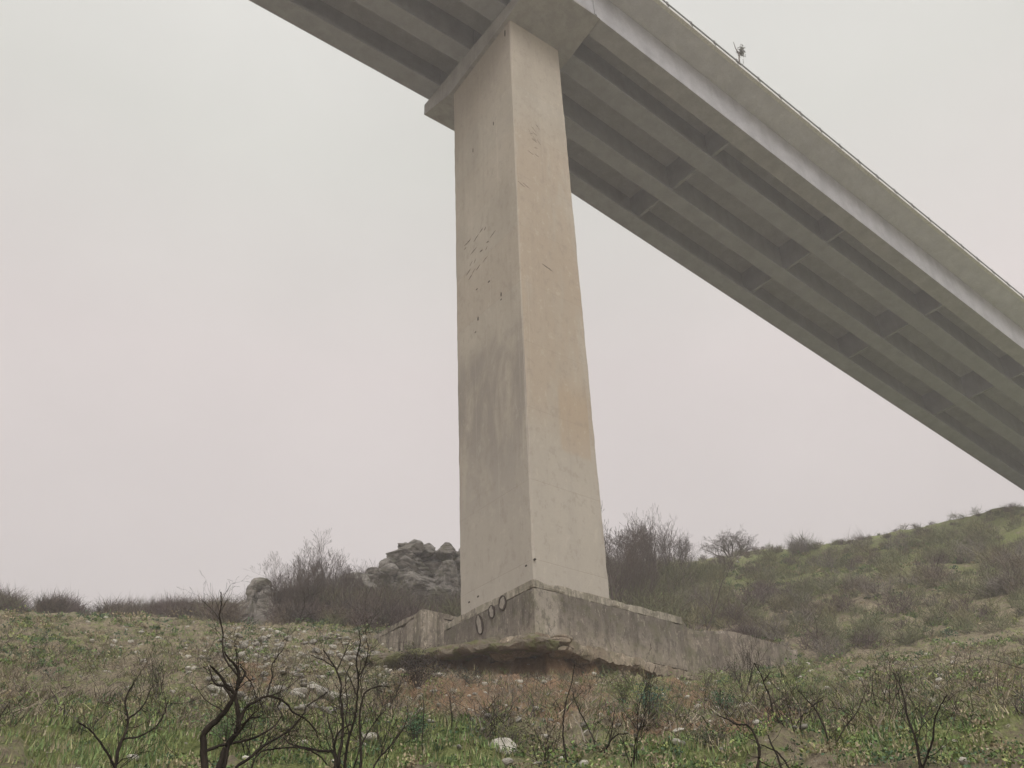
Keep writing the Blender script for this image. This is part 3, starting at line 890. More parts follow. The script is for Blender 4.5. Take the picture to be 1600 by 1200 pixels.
# mossy earth lip overhanging the eroded bank, left of the footing corner
def build_lip():
    n, m = 260, 36
    segs = []
    path = EDGE[0:5]
    for (ax, ay), (bx, by) in zip(path[:-1], path[1:]):
        segs.append((ax, ay, bx, by, math.hypot(bx-ax, by-ay)))
    tot = sum(s[4] for s in segs)
    V = np.zeros((n, m, 3))
    for i in range(n):
        t = i / (n - 1) * tot; tt = t
        for s in segs:
            if t <= s[4] + 1e-9: break
            t -= s[4]
        f = min(1, t / s[4])
        cx, cy = s[0] + (s[2]-s[0]) * f, s[1] + (s[3]-s[1]) * f
        ex, ey = (s[2]-s[0]) / s[4], (s[3]-s[1]) / s[4]
        q = i / (n - 1)
        zl = 12.42 - 0.055 * tt + 0.16 * float(fbm(np.array([tt / 1.1]), np.array([3.3]), octaves=3)[0])
        th = 0.10 + 0.16 * min(1, tt / 2.5) + 0.10 * float(vnoise(np.array([tt / .7]), np.array([8.8]))[0])
        jut = 0.35 * float(vnoise(np.array([tt / 0.9]), np.array([1.7]))[0]) + 0.15 * float(vnoise(np.array([tt / .3]), np.array([5.7]))[0])
        for j in range(m):
            a = j / m * 2 * math.pi
            ca, sa = math.cos(a), math.sin(a)
            ca = math.copysign(abs(ca) ** .6, ca); sa = math.copysign(abs(sa) ** .8, sa)
            # wedge section, thick at the back, sticking out downhill
            dd = 1.35 * ca + 0.85 + (jut if ca < 0 else 0)
            hh = th * sa * (1.0 + .5 * max(0, ca)) + 0.26 * max(dd, -.4)
            V[i, j] = (cx - ey * dd, cy + ex * dd, zl + hh)
    P = V.reshape(-1, 3)
    P = P + 0.20 * np.stack([fbm(P[:, 0] / .6 + k * 9, P[:, 1] / .6, P[:, 2] / .35, 5, gain=.62) for k in range(3)], 1) * np.array([1, 1, .8])
    F = []
    for i in range(n - 1):
        for j in range(m):
            a, b_ = i * m + j, i * m + (j + 1) % m
            F.append((a, b_, b_ + m, a + m))
    F.append(tuple(range(m))[::-1]); F.append(tuple((n - 1) * m + j for j in range(m)))
    g = fbm(P[:, 0] / .5, P[:, 1] / .5, P[:, 2] / .3, 5)[:, None]
    col = np.where(g > 0.0, np.array([[.12, .12, .055]]), np.where(g > -.12, np.array([[.15, .12, .085]]), np.array([[.17, .145, .11]])))
    o = mesh_obj('earth_bank', P, F, M_BANK, smooth=False, colors=col)
    import bmesh
    bm = bmesh.new(); bm.from_mesh(o.data); bmesh.ops.recalc_face_normals(bm, faces=bm.faces); bm.to_mesh(o.data); bm.free()
    tag(o, 'mossy lip of earth overhanging the dark hollow below the footing', 'earth bank', kind='structure')
build_lip()
# lumpy mass under the footing corner
bl = []
rr_ = random.Random(14)
for i in range(16):
    u = rr_.uniform(-1.5, 0.4); v = rr_.uniform(-1.75, -1.0)
    if i % 3 == 0: u, v = rr_.uniform(-1.6, -1.2), rr_.uniform(-1.2, 0.8)
    bl.append((B(u, v, rr_.uniform(11.7, 12.3)), (rr_.uniform(.4, .7), rr_.uniform(.3, .5), rr_.uniform(.14, .24)), rr_.uniform(0, 3), rr_.randrange(10**6)))
o = crag('rubble_mass', bl, 3, M_SLAB)
tag(o, 'rounded lump of rubble concrete clinging under the front corner of the footing', 'rubble')

# ---- loose stones
def hit(x, y):
    """where the view line meets the real terrain"""
    r = ray(x, y); h = math.hypot(r[0], r[1])
    d = np.arange(4.0, 125, 0.08)
    p = np.outer(d, r / h)
    hh = height(p[:, 0], p[:, 1], False)
    i = np.argmax(hh >= p[:, 2])
    if hh[i] < p[i, 2]: return None
    return p[i, 0], p[i, 1], hh[i]

def stone(x, y, wpx, label, mat, group=None, flat=0.6, sub=3, name='boulder', cat='boulder', sink=.25):
    q = hit(x, y)
    if q is None: return
    d = math.sqrt(q[0]**2 + q[1]**2 + q[2]**2)
    w = wpx / FPX * d / 2
    V, F = rock_verts((w, w * .8, w * flat), rnd.randrange(10**6), sub, 11, 0.12)
    o = mesh_obj(name, V, F, mat)
    o.location = (q[0], q[1], q[2] + w * flat * (1 - sink * 2))
    o.rotation_euler = (rnd.uniform(-.3, .3), rnd.uniform(-.3, .3), rnd.uniform(0, 6))
    tag(o, label, cat, group)
    return o
stone(786, 1184, 33, 'cream white rough boulder in the grass at the bottom centre', M_STONE, flat=.75)
stone(1166, 1113, 26, 'pale angular rock lying on the soil below the retaining wall', M_STONE, flat=.5)
stone(790, 1020, 22, 'grey boulder lodged in the mossy bank beside the hollow', M_STONE2, flat=.6)
stone(470, 1090, 34, 'flat pale rock above the grass on the left slope, widest of the stones there', M_STONE2, flat=.45)
stone(577, 1158, 20, 'small white rock in the grass beside the central burnt shrub', M_STONE, flat=.7)
stone(1062, 1144, 16, 'flat white stone on brown soil low right of centre', M_STONE, flat=.4)
stone(1058, 1170, 13, 'small round white stone just under the flat white one, lower right of centre', M_STONE, flat=.8)
stone(568, 1170, 13, 'little white stone at the foot of the central burnt shrub', M_STONE, flat=.7)
stone(917, 1147, 15, 'slim white stone below the twin leaning stems right of centre', M_STONE, flat=.4)
protos = []
for i in range(6):
    V, F = rock_verts((1, .8, .55), 900 + i, 2, 10, .12)
    me = mesh_obj('limestone_rock', V, F, (M_STONE, M_STONE2)[i % 2])
    protos.append(me)
regs = [ # x0,x1,y0,y1,n,size px, group, label
 (325, 590, 996, 1034, 80, (6, 16), 'stones along the top of the left slope', 'pale limestone rock on the stony crest left of the footing'),
 (325, 610, 1030, 1080, 60, (5, 15), 'stones scattered over the left slope', 'pale limestone rock scattered on the brown slope left of the hollow'),
 (325, 540, 1078, 1114, 50, (8, 26), 'stones in a band above the left grass', 'limestone rock in the stony band above the grass at left'),
 (600, 860, 1070, 1140, 40, (5, 13), 'stones on the soil below the footing', 'pale limestone rock on the reddish soil below the hollow'),
 (860, 1270, 1070, 1190, 46, (4, 12), 'stones on the right slope', 'small pale limestone rock on the slope below the broken slab'),
 (330, 860, 1130, 1195, 16, (5, 10), 'stones in the foreground grass', 'small pale limestone rock half hidden in the foreground grass'),
 (900, 1250, 860, 960, 16, (4, 9), 'stones on the far right hillside', 'pale limestone rock among shrubs on the far right hillside'),
]
first = [True] * 6
rs = random.Random(99)
for (x0, x1, y0, y1, n, sz, grp, lab) in regs:
    for i in range(n):
        q = hit(rs.uniform(x0, x1), rs.uniform(y0, y1))
        if q is None: continue
        u, v = to_uv(q[0], q[1])
        if -1.2 < u < 17.5 and -1.0 < v < 8: continue
        k = rs.randrange(6)
        if first[k]: o = protos[k]; first[k] = False
        else: o = copy_tree(protos[k])
        d = math.sqrt(q[0]**2 + q[1]**2 + q[2]**2)
        w = rs.uniform(*sz) / FPX * d / 2
        o.scale = (w * rs.uniform(.8, 1.2), w * rs.uniform(.8, 1.2), w * rs.uniform(.7, 1.2))
        o.location = (q[0], q[1], q[2] + w * .28)
        o.rotation_euler = (rs.uniform(-.4, .4), rs.uniform(-.4, .4), rs.uniform(0, 6))
        tag(o, lab, 'rock', grp)
for k in range(6):
    if first[k]: bpy.data.objects.remove(protos[k])

# ------------------------------------------------------------------ branch geometry
class Tubes:
    def __init__(s): s.V, s.F, s.n = [], [], 0
    def add(s, pts, rad, sides=5, closed_tip=True):
        pts = np.asarray(pts, float); n = len(pts)
        t = np.gradient(pts, axis=0); t /= np.linalg.norm(t, axis=1)[:, None] + 1e-9
        up = np.array([0.31, 0.27, 0.91])
        a = np.cross(t, up); a /= np.linalg.norm(a, axis=1)[:, None] + 1e-9
        b = np.cross(t, a)
        th = np.arange(sides) / sides * 2 * np.pi
        ringv = pts[:, None, :] + np.asarray(rad)[:, None, None] * (a[:, None, :] * np.cos(th)[None, :, None] + b[:, None, :] * np.sin(th)[None, :, None])
        s.V.append(ringv.reshape(-1, 3))
        i = np.arange(n - 1)[:, None] * sides + np.arange(sides)[None, :]
        j = np.arange(n - 1)[:, None] * sides + (np.arange(sides)[None, :] + 1) % sides
        s.F.append((np.stack([i, j, j + sides, i + sides], -1).reshape(-1, 4)) + s.n)
        s.n += n * sides
    def data(s): return np.concatenate(s.V), np.concatenate(s.F)

def spline(pts, k=6):
    """Catmull-Rom through the points"""
    P = np.asarray(pts, float)
    if len(P) < 3: return np.linspace(P[0], P[-1], k + 1)
    Q = np.vstack([2 * P[0] - P[1], P, 2 * P[-1] - P[-2]])
    out = []
    for i in range(1, len(Q) - 2):
        for j in range(k):
            t = j / k
            a, b, c, d = Q[i-1], Q[i], Q[i+1], Q[i+2]
            out.append(0.5 * (2*b + (c - a)*t + (2*a - 5*b + 4*c - d)*t*t + (3*b - a - 3*c + d)*t**3))
    out.append(P[-1])
    return np.array(out)

def grow(T, p, d, L, r, depth, R, spread=.6, up=.12, nb=(2, 4), shrink=.68, sides=4, seg=4, wob=.16, twig=.0025, kids_from=.3):
    pts = [p.copy()]; rad = [r]
    dd = d / np.linalg.norm(d)
    r1 = r * .55 if depth else twig
    for i in range(seg):
        dd = dd + np.array([R.gauss(0, wob), R.gauss(0, wob), R.gauss(0, wob) + up])
        dd /= np.linalg.norm(dd)
        p = p + dd * L / seg
        pts.append(p.copy()); rad.append(r + (r1 - r) * (i + 1) / seg)
    T.add(pts, rad, sides if depth > 1 else 3)
    if depth <= 0: return
    n = R.randint(*nb)
    for k in range(n + 1):
        f = 1.0 if k == n else kids_from + (1 - kids_from) * R.random()
        i = min(seg, max(1, int(round(f * seg))))
        q = pts[i]
        dirv = pts[i] - pts[i-1]; dirv /= np.linalg.norm(dirv)
        side = np.array([R.gauss(0, 1), R.gauss(0, 1), R.gauss(0, .7)])
        side -= dirv * (side @ dirv); side /= np.linalg.norm(side) + 1e-9
        s = spread * R.uniform(.5, 1.3) * (.5 if k == n else 1)
        nd = dirv + side * s
        grow(T, q, nd, L * shrink * R.uniform(.75, 1.15), rad[i] * (.75 if k == n else .6), depth - 1, R, spread, up, nb, shrink, sides, seg, wob, twig, kids_from)

# ------------------------------------------------------------------ bare trees on the skyline
def bare_tree_mesh(seed, H, stems, depth=4, spread=.55, up=.10, lean=.5, twig=.006, nb=(2, 4), shrink=.66, r0=.06):
    R = random.Random(seed)
    T = Tubes(); C = Tubes()
    for i in range(stems):
        a = R.uniform(0, 6.283)
        d = np.array([math.cos(a) * lean * R.uniform(.2, 1), math.sin(a) * lean * R.uniform(.2, 1), 1.0])
        p = np.array([math.cos(a) * .15, math.sin(a) * .15, -.3])
        # trunk stem
        L = H * .42
        pts = [p.copy()]; dd = d / np.linalg.norm(d); rad = [r0]
        for j in range(5):
            dd = dd + np.array([R.gauss(0, .08), R.gauss(0, .08), .04]); dd /= np.linalg.norm(dd)
            p = p + dd * L / 5; pts.append(p.copy()); rad.append(r0 * (1 - .1 * (j + 1)))
        T.add(pts, rad, 6)
        for k in range(R.randint(4, 6)):
            f = R.randint(2, 5); q = pts[f]
            side = np.array([R.gauss(0, 1), R.gauss(0, 1), .5]); side /= np.linalg.norm(side)
            grow(C, q, dd + side * spread, H * .30 * R.uniform(.8, 1.2), rad[f] * .6, depth - 1, R, spread, up, nb, shrink, 4, 4, .14, twig)
    return T.data(), C.data()

def add_tree(name, data, loc, rz, sc, mat=None):
    root = empty(name, loc, rz)
    (tv, tf), (cv, cf) = data
    mesh_obj('trunk', tv, tf, mat or M_BARK, root, smooth=True)
    mesh_obj('crown', cv, cf, mat or M_BARK, root)
    root.scale = (sc, sc, sc)
    return root

TP = [bare_tree_mesh(31, 5.2, 4, lean=.8, spread=.7, twig=.011, r0=.075), bare_tree_mesh(47, 5.4, 4, lean=.6, spread=.65, twig=.011, r0=.075), bare_tree_mesh(53, 5.0, 4, lean=.7, up=.14, spread=.7, twig=.011, r0=.075)]
proto_roots = []
tree_spots = [ # x, base y, D, height px, proto, label
 (450, 962, 63, 100, 0, 'leafless grey tree with fanning twigs directly right of the rock pinnacle'),
 (488, 965, 66, 112, 1, 'tallest bare tree of the left skyline clump, in the middle of the clump'),
 (532, 960, 65, 92, 2, 'dark bare tree at the right end of the left skyline clump'),
 (438, 955, 60, 78, 2, 'small bare tree leaning over the shoulder of the rock pinnacle'),
 (500, 975, 60, 85, 0, 'bare tree at the front of the left skyline clump'),
 (578, 905, 74, 26, 1, 'tiny bare sapling on the saddle left of the big crag'),
 (347, 985, 75, 40, 1, 'small misty bare tree behind the tall burnt stem at far left'),
 (957, 945, 66, 130, 1, 'bare tree half hidden by the right edge of the pier'),
 (985, 940, 72, 128, 0, 'bare tree standing second from the pier on the right'),
 (1010, 940, 76, 138, 2, 'tallest bare tree right of the pier with upright pale twigs'),
 (1038, 935, 80, 118, 1, 'thin bare tree fading in mist right of the tallest one'),
 (1064, 925, 86, 92, 0, 'faint bare tree at the right end of the group beside the pier'),
 (1000, 965, 62, 110, 2, 'darker bare tree in front of the group beside the pier'),
]
for i, (x, y, D, hp, k, lab) in enumerate(tree_spots):
    p = at(x, y, D)
    z = hz(p[0], p[1], False)
    top = at(x, y - hp, D)[2]
    sc = max(.3, (top - z) / 5.0)
    seedrot = rs.uniform(0, 6.28)
    if k < len(proto_roots) and proto_roots[k] is not None:
        r_ = copy_tree(proto_roots[k]); r_.location = (p[0], p[1], z); r_.rotation_euler = (0, 0, seedrot); r_.scale = (sc * .95, sc * .95, sc)
    else:
        while len(proto_roots) <= k: proto_roots.append(None)
        r_ = add_tree('bare_tree', TP[k], (p[0], p[1], z), seedrot, sc); proto_roots[k] = r_
    tag(r_, lab, 'tree', 'bare trees on the skyline')
# the lone round-headed tree
(tv, tf), (cv, cf) = bare_tree_mesh(77, 4.0, 7, depth=4, spread=.85, up=.02, lean=1.7, twig=.013, nb=(3, 4), shrink=.62, r0=.11)
cv[:, 2] *= .72; tv[:, 2] *= .72
p = at(1143, 871, 106); z = hz(p[0], p[1], False)
r_ = add_tree('lone_tree', ((tv, tf), (cv, cf)), (p[0], p[1], z - .1), 1.0, 1.15)
tag(r_, 'lone round-headed bare tree silhouetted on the right hilltop', 'tree')
LONE = r_

# ------------------------------------------------------------------ thicket and ground cover (stuff)
def scatter_twigs(name, spots, mat, label, cat):
    """spots: (x, y, z, size, colour, n, upness, width)"""
    VS, FS, CS, off = [], [], [], 0
    for (x, y, z, s, c, n, upn, wd) in spots:
        a = rng.uniform(0, 2 * np.pi, n); rr = np.sqrt(rng.uniform(0, 1, n)) * s * .5
        bx, by = x + rr * np.cos(a), y + rr * np.sin(a)
        bz = z + rng.uniform(0, .55, n) * s
        L = s * rng.uniform(.3, .8, n)
        dx = rng.normal(0, 1, (n, 3)); dx[:, 2] = np.abs(dx[:, 2]) * .5 + upn; dx /= np.linalg.norm(dx, axis=1)[:, None]
        base = np.stack([bx, by, bz], 1)
        mid = base + dx * (L * .5)[:, None] + rng.normal(0, .05 * s, (n, 3))
        tip = base + dx * L[:, None] + rng.normal(0, .09 * s, (n, 3)); 
        side = np.cross(dx, rng.normal(0, 1, (n, 3))); side /= np.linalg.norm(side, axis=1)[:, None]
        w = (wd * rng.uniform(.6, 1.4, n))[:, None]
        V = np.stack([base - side * w, base + side * w, mid + side * w * .8, mid - side * w * .8, tip], 1).reshape(-1, 3)
        k = np.arange(n)[:, None] * 5
        F1 = (k + np.array([[0, 1, 2]])); F2 = k + np.array([[0, 2, 3]]); F3 = k + np.array([[3, 2, 4]])
        FS.append(np.concatenate([F1, F2, F3]) + off); VS.append(V); off += len(V)
        col = np.asarray(c)[None, :] * rng.uniform(.6, 1.4, (n, 1))
        CS.append(np.repeat(col, 5, 0))
    o = mesh_obj(name, np.concatenate(VS), np.concatenate(FS), mat, colors=np.concatenate(CS))
    tag(o, label, cat, kind='stuff')
    return o

def inpoly(x, y, poly):
    c = False; j = len(poly) - 1
    for i in range(len(poly)):
        xi, yi = poly[i]; xj, yj = poly[j]
        if (yi > y) != (yj > y) and x < (xj - xi) * (y - yi) / (yj - yi) + xi: c = not c
        j = i
    return c

def zone(n, x0, x1, d0, d1, fn, R):
    """random plan spots by azimuth column and distance; fn(px, d) -> dict or None"""
    out = []
    for _ in range(n):
        xx = R.uniform(x0, x1); d = R.uniform(d0, d1)
        r = ray(xx, 950); h = math.hypot(r[0], r[1])
        X, Y = r[0] / h * d, r[1] / h * d
        q = fn(xx, d)
        if q is None: continue
        out.append((X, Y, q))
    if not out: return []
    zz = height(np.array([o[0] for o in out]), np.array([o[1] for o in out]), False)
    res = []
    for (X, Y, q), z in zip(out, zz):
        u, v = to_uv(X, Y)
        if -2.5 < u < 18 and -2.2 < v < 6.8: continue
        res.append((X, Y, float(z) - .1, q[0], q[1], q[2], q[3], q[4]))
    return res
RT = random.Random(21)
PURP = (.115, .088, .082); BRN = (.13, .105, .08); OLV = (.145, .15, .085); GRY = (.17, .15, .13); DRK = (.06, .05, .045)
def left_thicket(x, d):
    if x < 330 and d < 66: return None
    if 365 < x < 440 and 52 < d < 61: return (RT.uniform(.4, .8), RT.choice((PURP, BRN)), 60, .5, .010)
    s = RT.uniform(.9, 2.0) if x < 370 else (RT.uniform(1.3, 3.0) if 430 < x < 620 and d > 60 else RT.uniform(.9, 2.2))
    if x < 370 and vnoise(np.array([x / 45.]), np.array([3.])) < -.1: s *= .55
    return (s, RT.choice((PURP, PURP, BRN, BRN, DRK, OLV)), int(150 * s), .7, .012)
sp = zone(640, -40, 735, 54, 82, left_thicket, RT)
def right_thicket(x, d):
    s = RT.choice((.6, .8, 1.1, 1.5, 2.1, 2.6)) * RT.uniform(.8, 1.1) * (1 if x < 1110 else .8)
    if x > 1150 and RT.random() < .2: return None
    return (s, RT.choice((PURP, BRN, OLV, OLV, GRY, OLV, (.19, .18, .10))), int(130 * s + 30), .7, .012)
sp += zone(640, 930, 1640, 53, 94, right_thicket, RT)
def ridge_bits(x, d):
    return (RT.uniform(.4, 1.1), RT.choice((BRN, OLV, PURP)), 110, .4, .014)
sp += zone(170, 900, 1650, 96, 112, ridge_bits, RT)
sp += zone(90, 720, 960, 60, 95, right_thicket, RT)
scatter_twigs('thicket', sp, M_TWIG, 'tangled brown and purple-grey winter thicket covering the upper hillside', 'thicket')

# low scrub and litter close to the footing and on the slope
def slope_scrub(x, d):
    g = RT.random()
    c = RT.choice((OLV, BRN, (.20, .165, .12), (.27, .23, .17), (.11, .14, .055), (.19, .175, .09), DRK))
    return (RT.uniform(.15, .55), c, 26, .6, .006)
sp = zone(5200, -20, 1620, 12, 56, slope_scrub, RT)
sp += zone(260, -20, 1620, 12, 30, lambda x, d: (RT.uniform(.4, .9), RT.choice((DRK, (.045, .035, .03), GRY)), 16, .8, .004), RT)
scatter_twigs('dry_scrub', sp, M_TWIG, 'low dry scrub and weed stalks scattered over the slope', 'scrub')

# grass
def grass():
    VS, FS, CS, off = [], [], [], 0
    N = 34000
    # sample picture columns evenly; distance with density towards the viewer
    xx = rng.uniform(-20, 1620, N); d = 6.5 + (50 - 6.5) * rng.uniform(0, 1, N) ** 1.5
    r = _F[None] * FPX + _R[None] * (xx - 800)[:, None] + _U[None] * (600 - 1080)
    h = np.hypot(r[:, 0], r[:, 1])
    X, Y = r[:, 0] / h * d, r[:, 1] / h * d
    t = ground_tint(X, Y)
    keep = rng.uniform(0, 1, N) < np.clip((t[:, 0] - .30) * 2.0 - t[:, 1] * 1.1, .05, 1)
    pat = fbm(X / 1.3, Y / 1.3, octaves=3)
    keep &= (pat + (t[:, 0] - .4)) > -.12
    u, v = to_uv(X, Y)
    keep &= ~((u > -1.6) & (u < 17.6) & (v > -1.7) & (v < 7))
    X, Y, d, t = X[keep], Y[keep], d[keep], t[keep]
    Z = height(X, Y, False)
    nb = 13
    n = len(X)
    cols = np.array([(.115, .165, .06), (.16, .19, .07), (.22, .20, .11), (.075, .12, .05), (.27, .235, .16)])
    ci = rng.choice(5, n, p=[.32, .28, .18, .14, .08])
    for b in range(nb):
        a = rng.uniform(0, 2 * np.pi, n)
        s = np.clip(.05 + d * .004, .06, .2)
        bx = X + rng.normal(0, 1, n) * s; by = Y + rng.normal(0, 1, n) * s
        L = rng.uniform(.03, .095, n) * np.clip(1.25 - .02 * d, .6, 1.1) * (.6 + .8 * t[:, 0])
        lean = rng.uniform(.2, .9, n)
        tip = np.stack([bx + np.cos(a) * L * lean, by + np.sin(a) * L * lean, Z + L], 1)
        w = .0022 + .00055 * d
        base = np.stack([bx, by, Z - .02], 1)
        sd = np.stack([-np.sin(a), np.cos(a), np.zeros(n)], 1) * w[:, None]
        V = np.stack([base - sd, base + sd, tip], 1).reshape(-1, 3)
        VS.append(V); FS.append(np.arange(n * 3).reshape(-1, 3) + off); off += n * 3
        CS.append(np.repeat(cols[ci] * rng.uniform(.7, 1.3, (n, 1)), 3, 0))
    o = mesh_obj('grass', np.concatenate(VS), np.concatenate(FS), M_GRASS, colors=np.concatenate(CS))
    tag(o, 'short green and yellowish grass growing in patches on the slope', 'grass', kind='stuff')
grass()

# low broad-leaved weeds
def weeds():
    VS, FS, CS, off = [], [], [], 0
    N = 11000
    xx = rng.uniform(-20, 1620, N); d = 7 + 85 * rng.uniform(0, 1, N) ** 1.7
    r = _F[None] * FPX + _R[None] * (xx - 800)[:, None] + _U[None] * (600 - 1080)
    h = np.hypot(r[:, 0], r[:, 1]); X, Y = r[:, 0] / h * d, r[:, 1] / h * d
    t = ground_tint(X, Y)
    pat = fbm(X / 2.2 + 30, Y / 2.2, octaves=3)
    keep = (pat + .6 * (t[:, 0] - .3) - .9 * t[:, 1] - .3 * (t[:, 2] - .45) > .03)
    bq = hit(786, 1186); keep &= np.hypot(X - bq[0], Y - bq[1] + .3) > .75
    u, v = to_uv(X, Y); keep &= ~((u > -1.6) & (u < 17.6) & (v > -1.8) & (v < 7))
    X, Y, d = X[keep], Y[keep], d[keep]; Z = height(X, Y, False); n = len(X)
    cols = np.array([(.07, .11, .04), (.12, .165, .055), (.17, .19, .07), (.05, .085, .045), (.17, .14, .09), (.24, .20, .13)])
    ci = rng.choice(6, n, p=[.22, .22, .14, .16, .14, .12])
    size = rng.uniform(.05, .16, n) * np.where(rng.uniform(0, 1, n) < .10, 2.2, 1.0) * (.75 + d / 30)
    for b in range(30):
        a = rng.uniform(0, 2 * np.pi, n); q = np.sqrt(rng.uniform(0, 1, n)) * size
        c = np.stack([X + np.cos(a) * q, Y + np.sin(a) * q, Z + rng.uniform(.0, .85, n) * size * (1.1 - q / size * .7)], 1)
        L = ((.018 + .0022 * d) * rng.uniform(.6, 1.3, n))[:, None]
        dv = rng.normal(0, 1, (n, 3)); dv[:, 2] = np.abs(dv[:, 2]); dv /= np.linalg.norm(dv, axis=1)[:, None]
        sd = np.cross(dv, rng.normal(0, 1, (n, 3))); sd /= np.linalg.norm(sd, axis=1)[:, None]
        V = np.stack([c, c + dv * L * .5 + sd * L * .3, c + dv * L, c + dv * L * .5 - sd * L * .3], 1).reshape(-1, 3)
        VS.append(V); FS.append(np.arange(n * 4).reshape(-1, 4) + off); off += n * 4
        CS.append(np.repeat(cols[ci] * rng.uniform(.6, 1.4, (n, 1)), 4, 0))
    o = mesh_obj('weeds', np.concatenate(VS), np.concatenate(FS), M_LEAF, colors=np.concatenate(CS))
    tag(o, 'low leafy weeds and cushions of scrub covering the slope', 'weeds', kind='stuff')
weeds()

# tiny stone chips
def chips():
    VS, FS, off = [], [], 0
    V0, F0 = ICO[2]
    V0, F0 = rock_verts((1, .8, .6), 5, 2, 8, .1)
    N = 3000
    xx = rng.uniform(100, 1520, N); d = 8 + 42 * rng.uniform(0, 1, N) ** .8
    r = _F[None] * FPX + _R[None] * (xx - 800)[:, None] + _U[None] * (600 - 1080)
    h = np.hypot(r[:, 0], r[:, 1]); X, Y = r[:, 0] / h * d, r[:, 1] / h * d
    t = ground_tint(X, Y)
    keep = rng.uniform(0, 1, N) < t[:, 2] * (1.2 - t[:, 0])
    u, v = to_uv(X, Y); keep &= ~((u > -1.2) & (u < 17.5) & (v > -1.2) & (v < 7))
    X, Y, d = X[keep], Y[keep], d[keep]; Z = height(X, Y, False)
    for x, y, z, dd in zip(X, Y, Z, d):
        s = rng.uniform(.025, .085) * (.5 + dd / 35); a = rng.uniform(0, 6.3); c, q = math.cos(a), math.sin(a)
        VS.append(V0 @ np.array([[c, q, 0], [-q, c, 0], [0, 0, 1]]) * s + (x, y, z + s * .2)); FS.append(F0 + off); off += len(V0)
    o = mesh_obj('stone_chips', np.concatenate(VS), np.concatenate(FS), M_STONE)
    tag(o, 'countless small pale stone chips strewn over the slope', 'stone chips', kind='stuff')
chips()

# ------------------------------------------------------------------ leafy and dark bushes as single things
def leaf_bush(x, y, wpx, hpx, col, label, seed, n=500, leaf=.03, D=None, twigs=16, name='bush'):
    q = hit(x, y)
    if D: 
        p = at(x, y, D); q = (p[0], p[1], hz(p[0], p[1], False))
    if q is None: return
    d = math.sqrt(q[0]**2 + q[1]**2 + q[2]**2)
    w, h = wpx / FPX * d / 2, hpx / FPX * d
    r = np.random.default_rng(seed); R = random.Random(seed)
    root = empty(name, (q[0], q[1], q[2] - .03))
    T = Tubes()
    tips = []
    for i in range(twigs):
        a = R.uniform(0, 6.28); s = R.uniform(.3, 1)
        e = np.array([math.cos(a) * w * s, math.sin(a) * w * s, h * (1.05 - .45 * s) * R.uniform(.75, 1.1)])
        m = e * .5 + np.array([R.gauss(0, .1) * w, R.gauss(0, .1) * w, .12 * h])
        pts = spline([np.zeros(3), m, e], 4)
        T.add(pts, np.linspace(.008, .002, len(pts)) * max(1, h), 4)
        tips += list(pts[2:])
    tv, tf = T.data()
    mesh_obj('stems', tv, tf, M_BARK, root)
    tips = np.array(tips)
    c = tips[r.integers(0, len(tips), n)] + r.normal(0, .09, (n, 3)) * max(w, h)
    c[:, 2] = np.maximum(c[:, 2], .02)
    L = leaf * .8 * r.uniform(.6, 1.4, n) * (d / 12) ** .6
    dv = r.normal(0, 1, (n, 3)); dv[:, 2] = np.abs(dv[:, 2]); dv /= np.linalg.norm(dv, axis=1)[:, None]
    sd = np.cross(dv, r.normal(0, 1, (n, 3))); sd /= np.linalg.norm(sd, axis=1)[:, None]
    V = np.stack([c, c + dv * (L * .5)[:, None] + sd * (L * .3)[:, None], c + dv * L[:, None], c + dv * (L * .5)[:, None] - sd * (L * .3)[:, None]], 1).reshape(-1, 3)
    F = np.arange(n * 4).reshape(-1, 4)
    cc = np.repeat(np.asarray(col)[None] * r.uniform(.55, 1.5, (n, 1)), 4, 0)
    mesh_obj('foliage', V, F, M_LEAF, root, colors=cc)
    tag(root, label, 'bush')
    return root
GD = (.045, .085, .045); GB = (.07, .12, .05); TEAL = (.05, .10, .075)
leaf_bush(1022, 1128, 60, 66, TEAL, 'blue-green leafy bush on the slope under the far end of the broken slab', 1, 900)
leaf_bush(1105, 1075, 50, 34, OLV, 'olive green bush just beyond the end of the broken slab', 2, 700)
leaf_bush(1130, 1118, 46, 40, GD, 'dark green bush below the retaining wall, right of the reddish soil', 3, 700)
leaf_bush(1152, 1066, 38, 38, DRK, 'dark leafless-looking bush against the middle of the retaining wall', 4, 500)
leaf_bush(648, 1158, 60, 36, GD, 'low green bush with a thin upright stem, left of centre in the foreground', 5, 900)
leaf_bush(652, 1076, 96, 58, (.035, .03, .028), 'dark scorched bush at the left end of the hollow under the bank', 6, 2600, twigs=40)
leaf_bush(800, 1172, 110, 34, (.08, .085, .045), 'low olive bush spreading behind the cream white boulder', 7, 900)
leaf_bush(735, 1070, 60, 26, (.06, .065, .05), 'small grey-green shrub growing under the overhanging bank', 8, 500)
leaf_bush(1115, 1172, 80, 36, (.07, .075, .045), 'low dark olive bush at the lower right below the curved burnt branch', 9, 800)
leaf_bush(975, 1100, 40, 40, (.10, .12, .05), 'yellow-green bush left of the blue-green one, under the broken slab', 10, 600)
leaf_bush(590, 1090, 50, 40, (.08, .09, .05), 'green-brown bush on the left slope beside the scorched one', 11, 600)
leaf_bush(950, 1018, 14, 10, GD, 'little green tuft growing on top of the broken slab', 12, 90, D=40.8)
leaf_bush(640, 1000, 26, 22, (.10, .11, .05), 'green shrub at the foot of the board-marked wing block', 13, 400, D=44.6)
leaf_bush(700, 1003, 50, 14, (.13, .15, .05), 'bright green weeds on the earth shelf below the wing block', 14, 500, D=41.8)
leaf_bush(1245, 1060, 60, 26, (.12, .14, .055), 'yellow-green bush at the right end of the retaining wall', 15, 700)
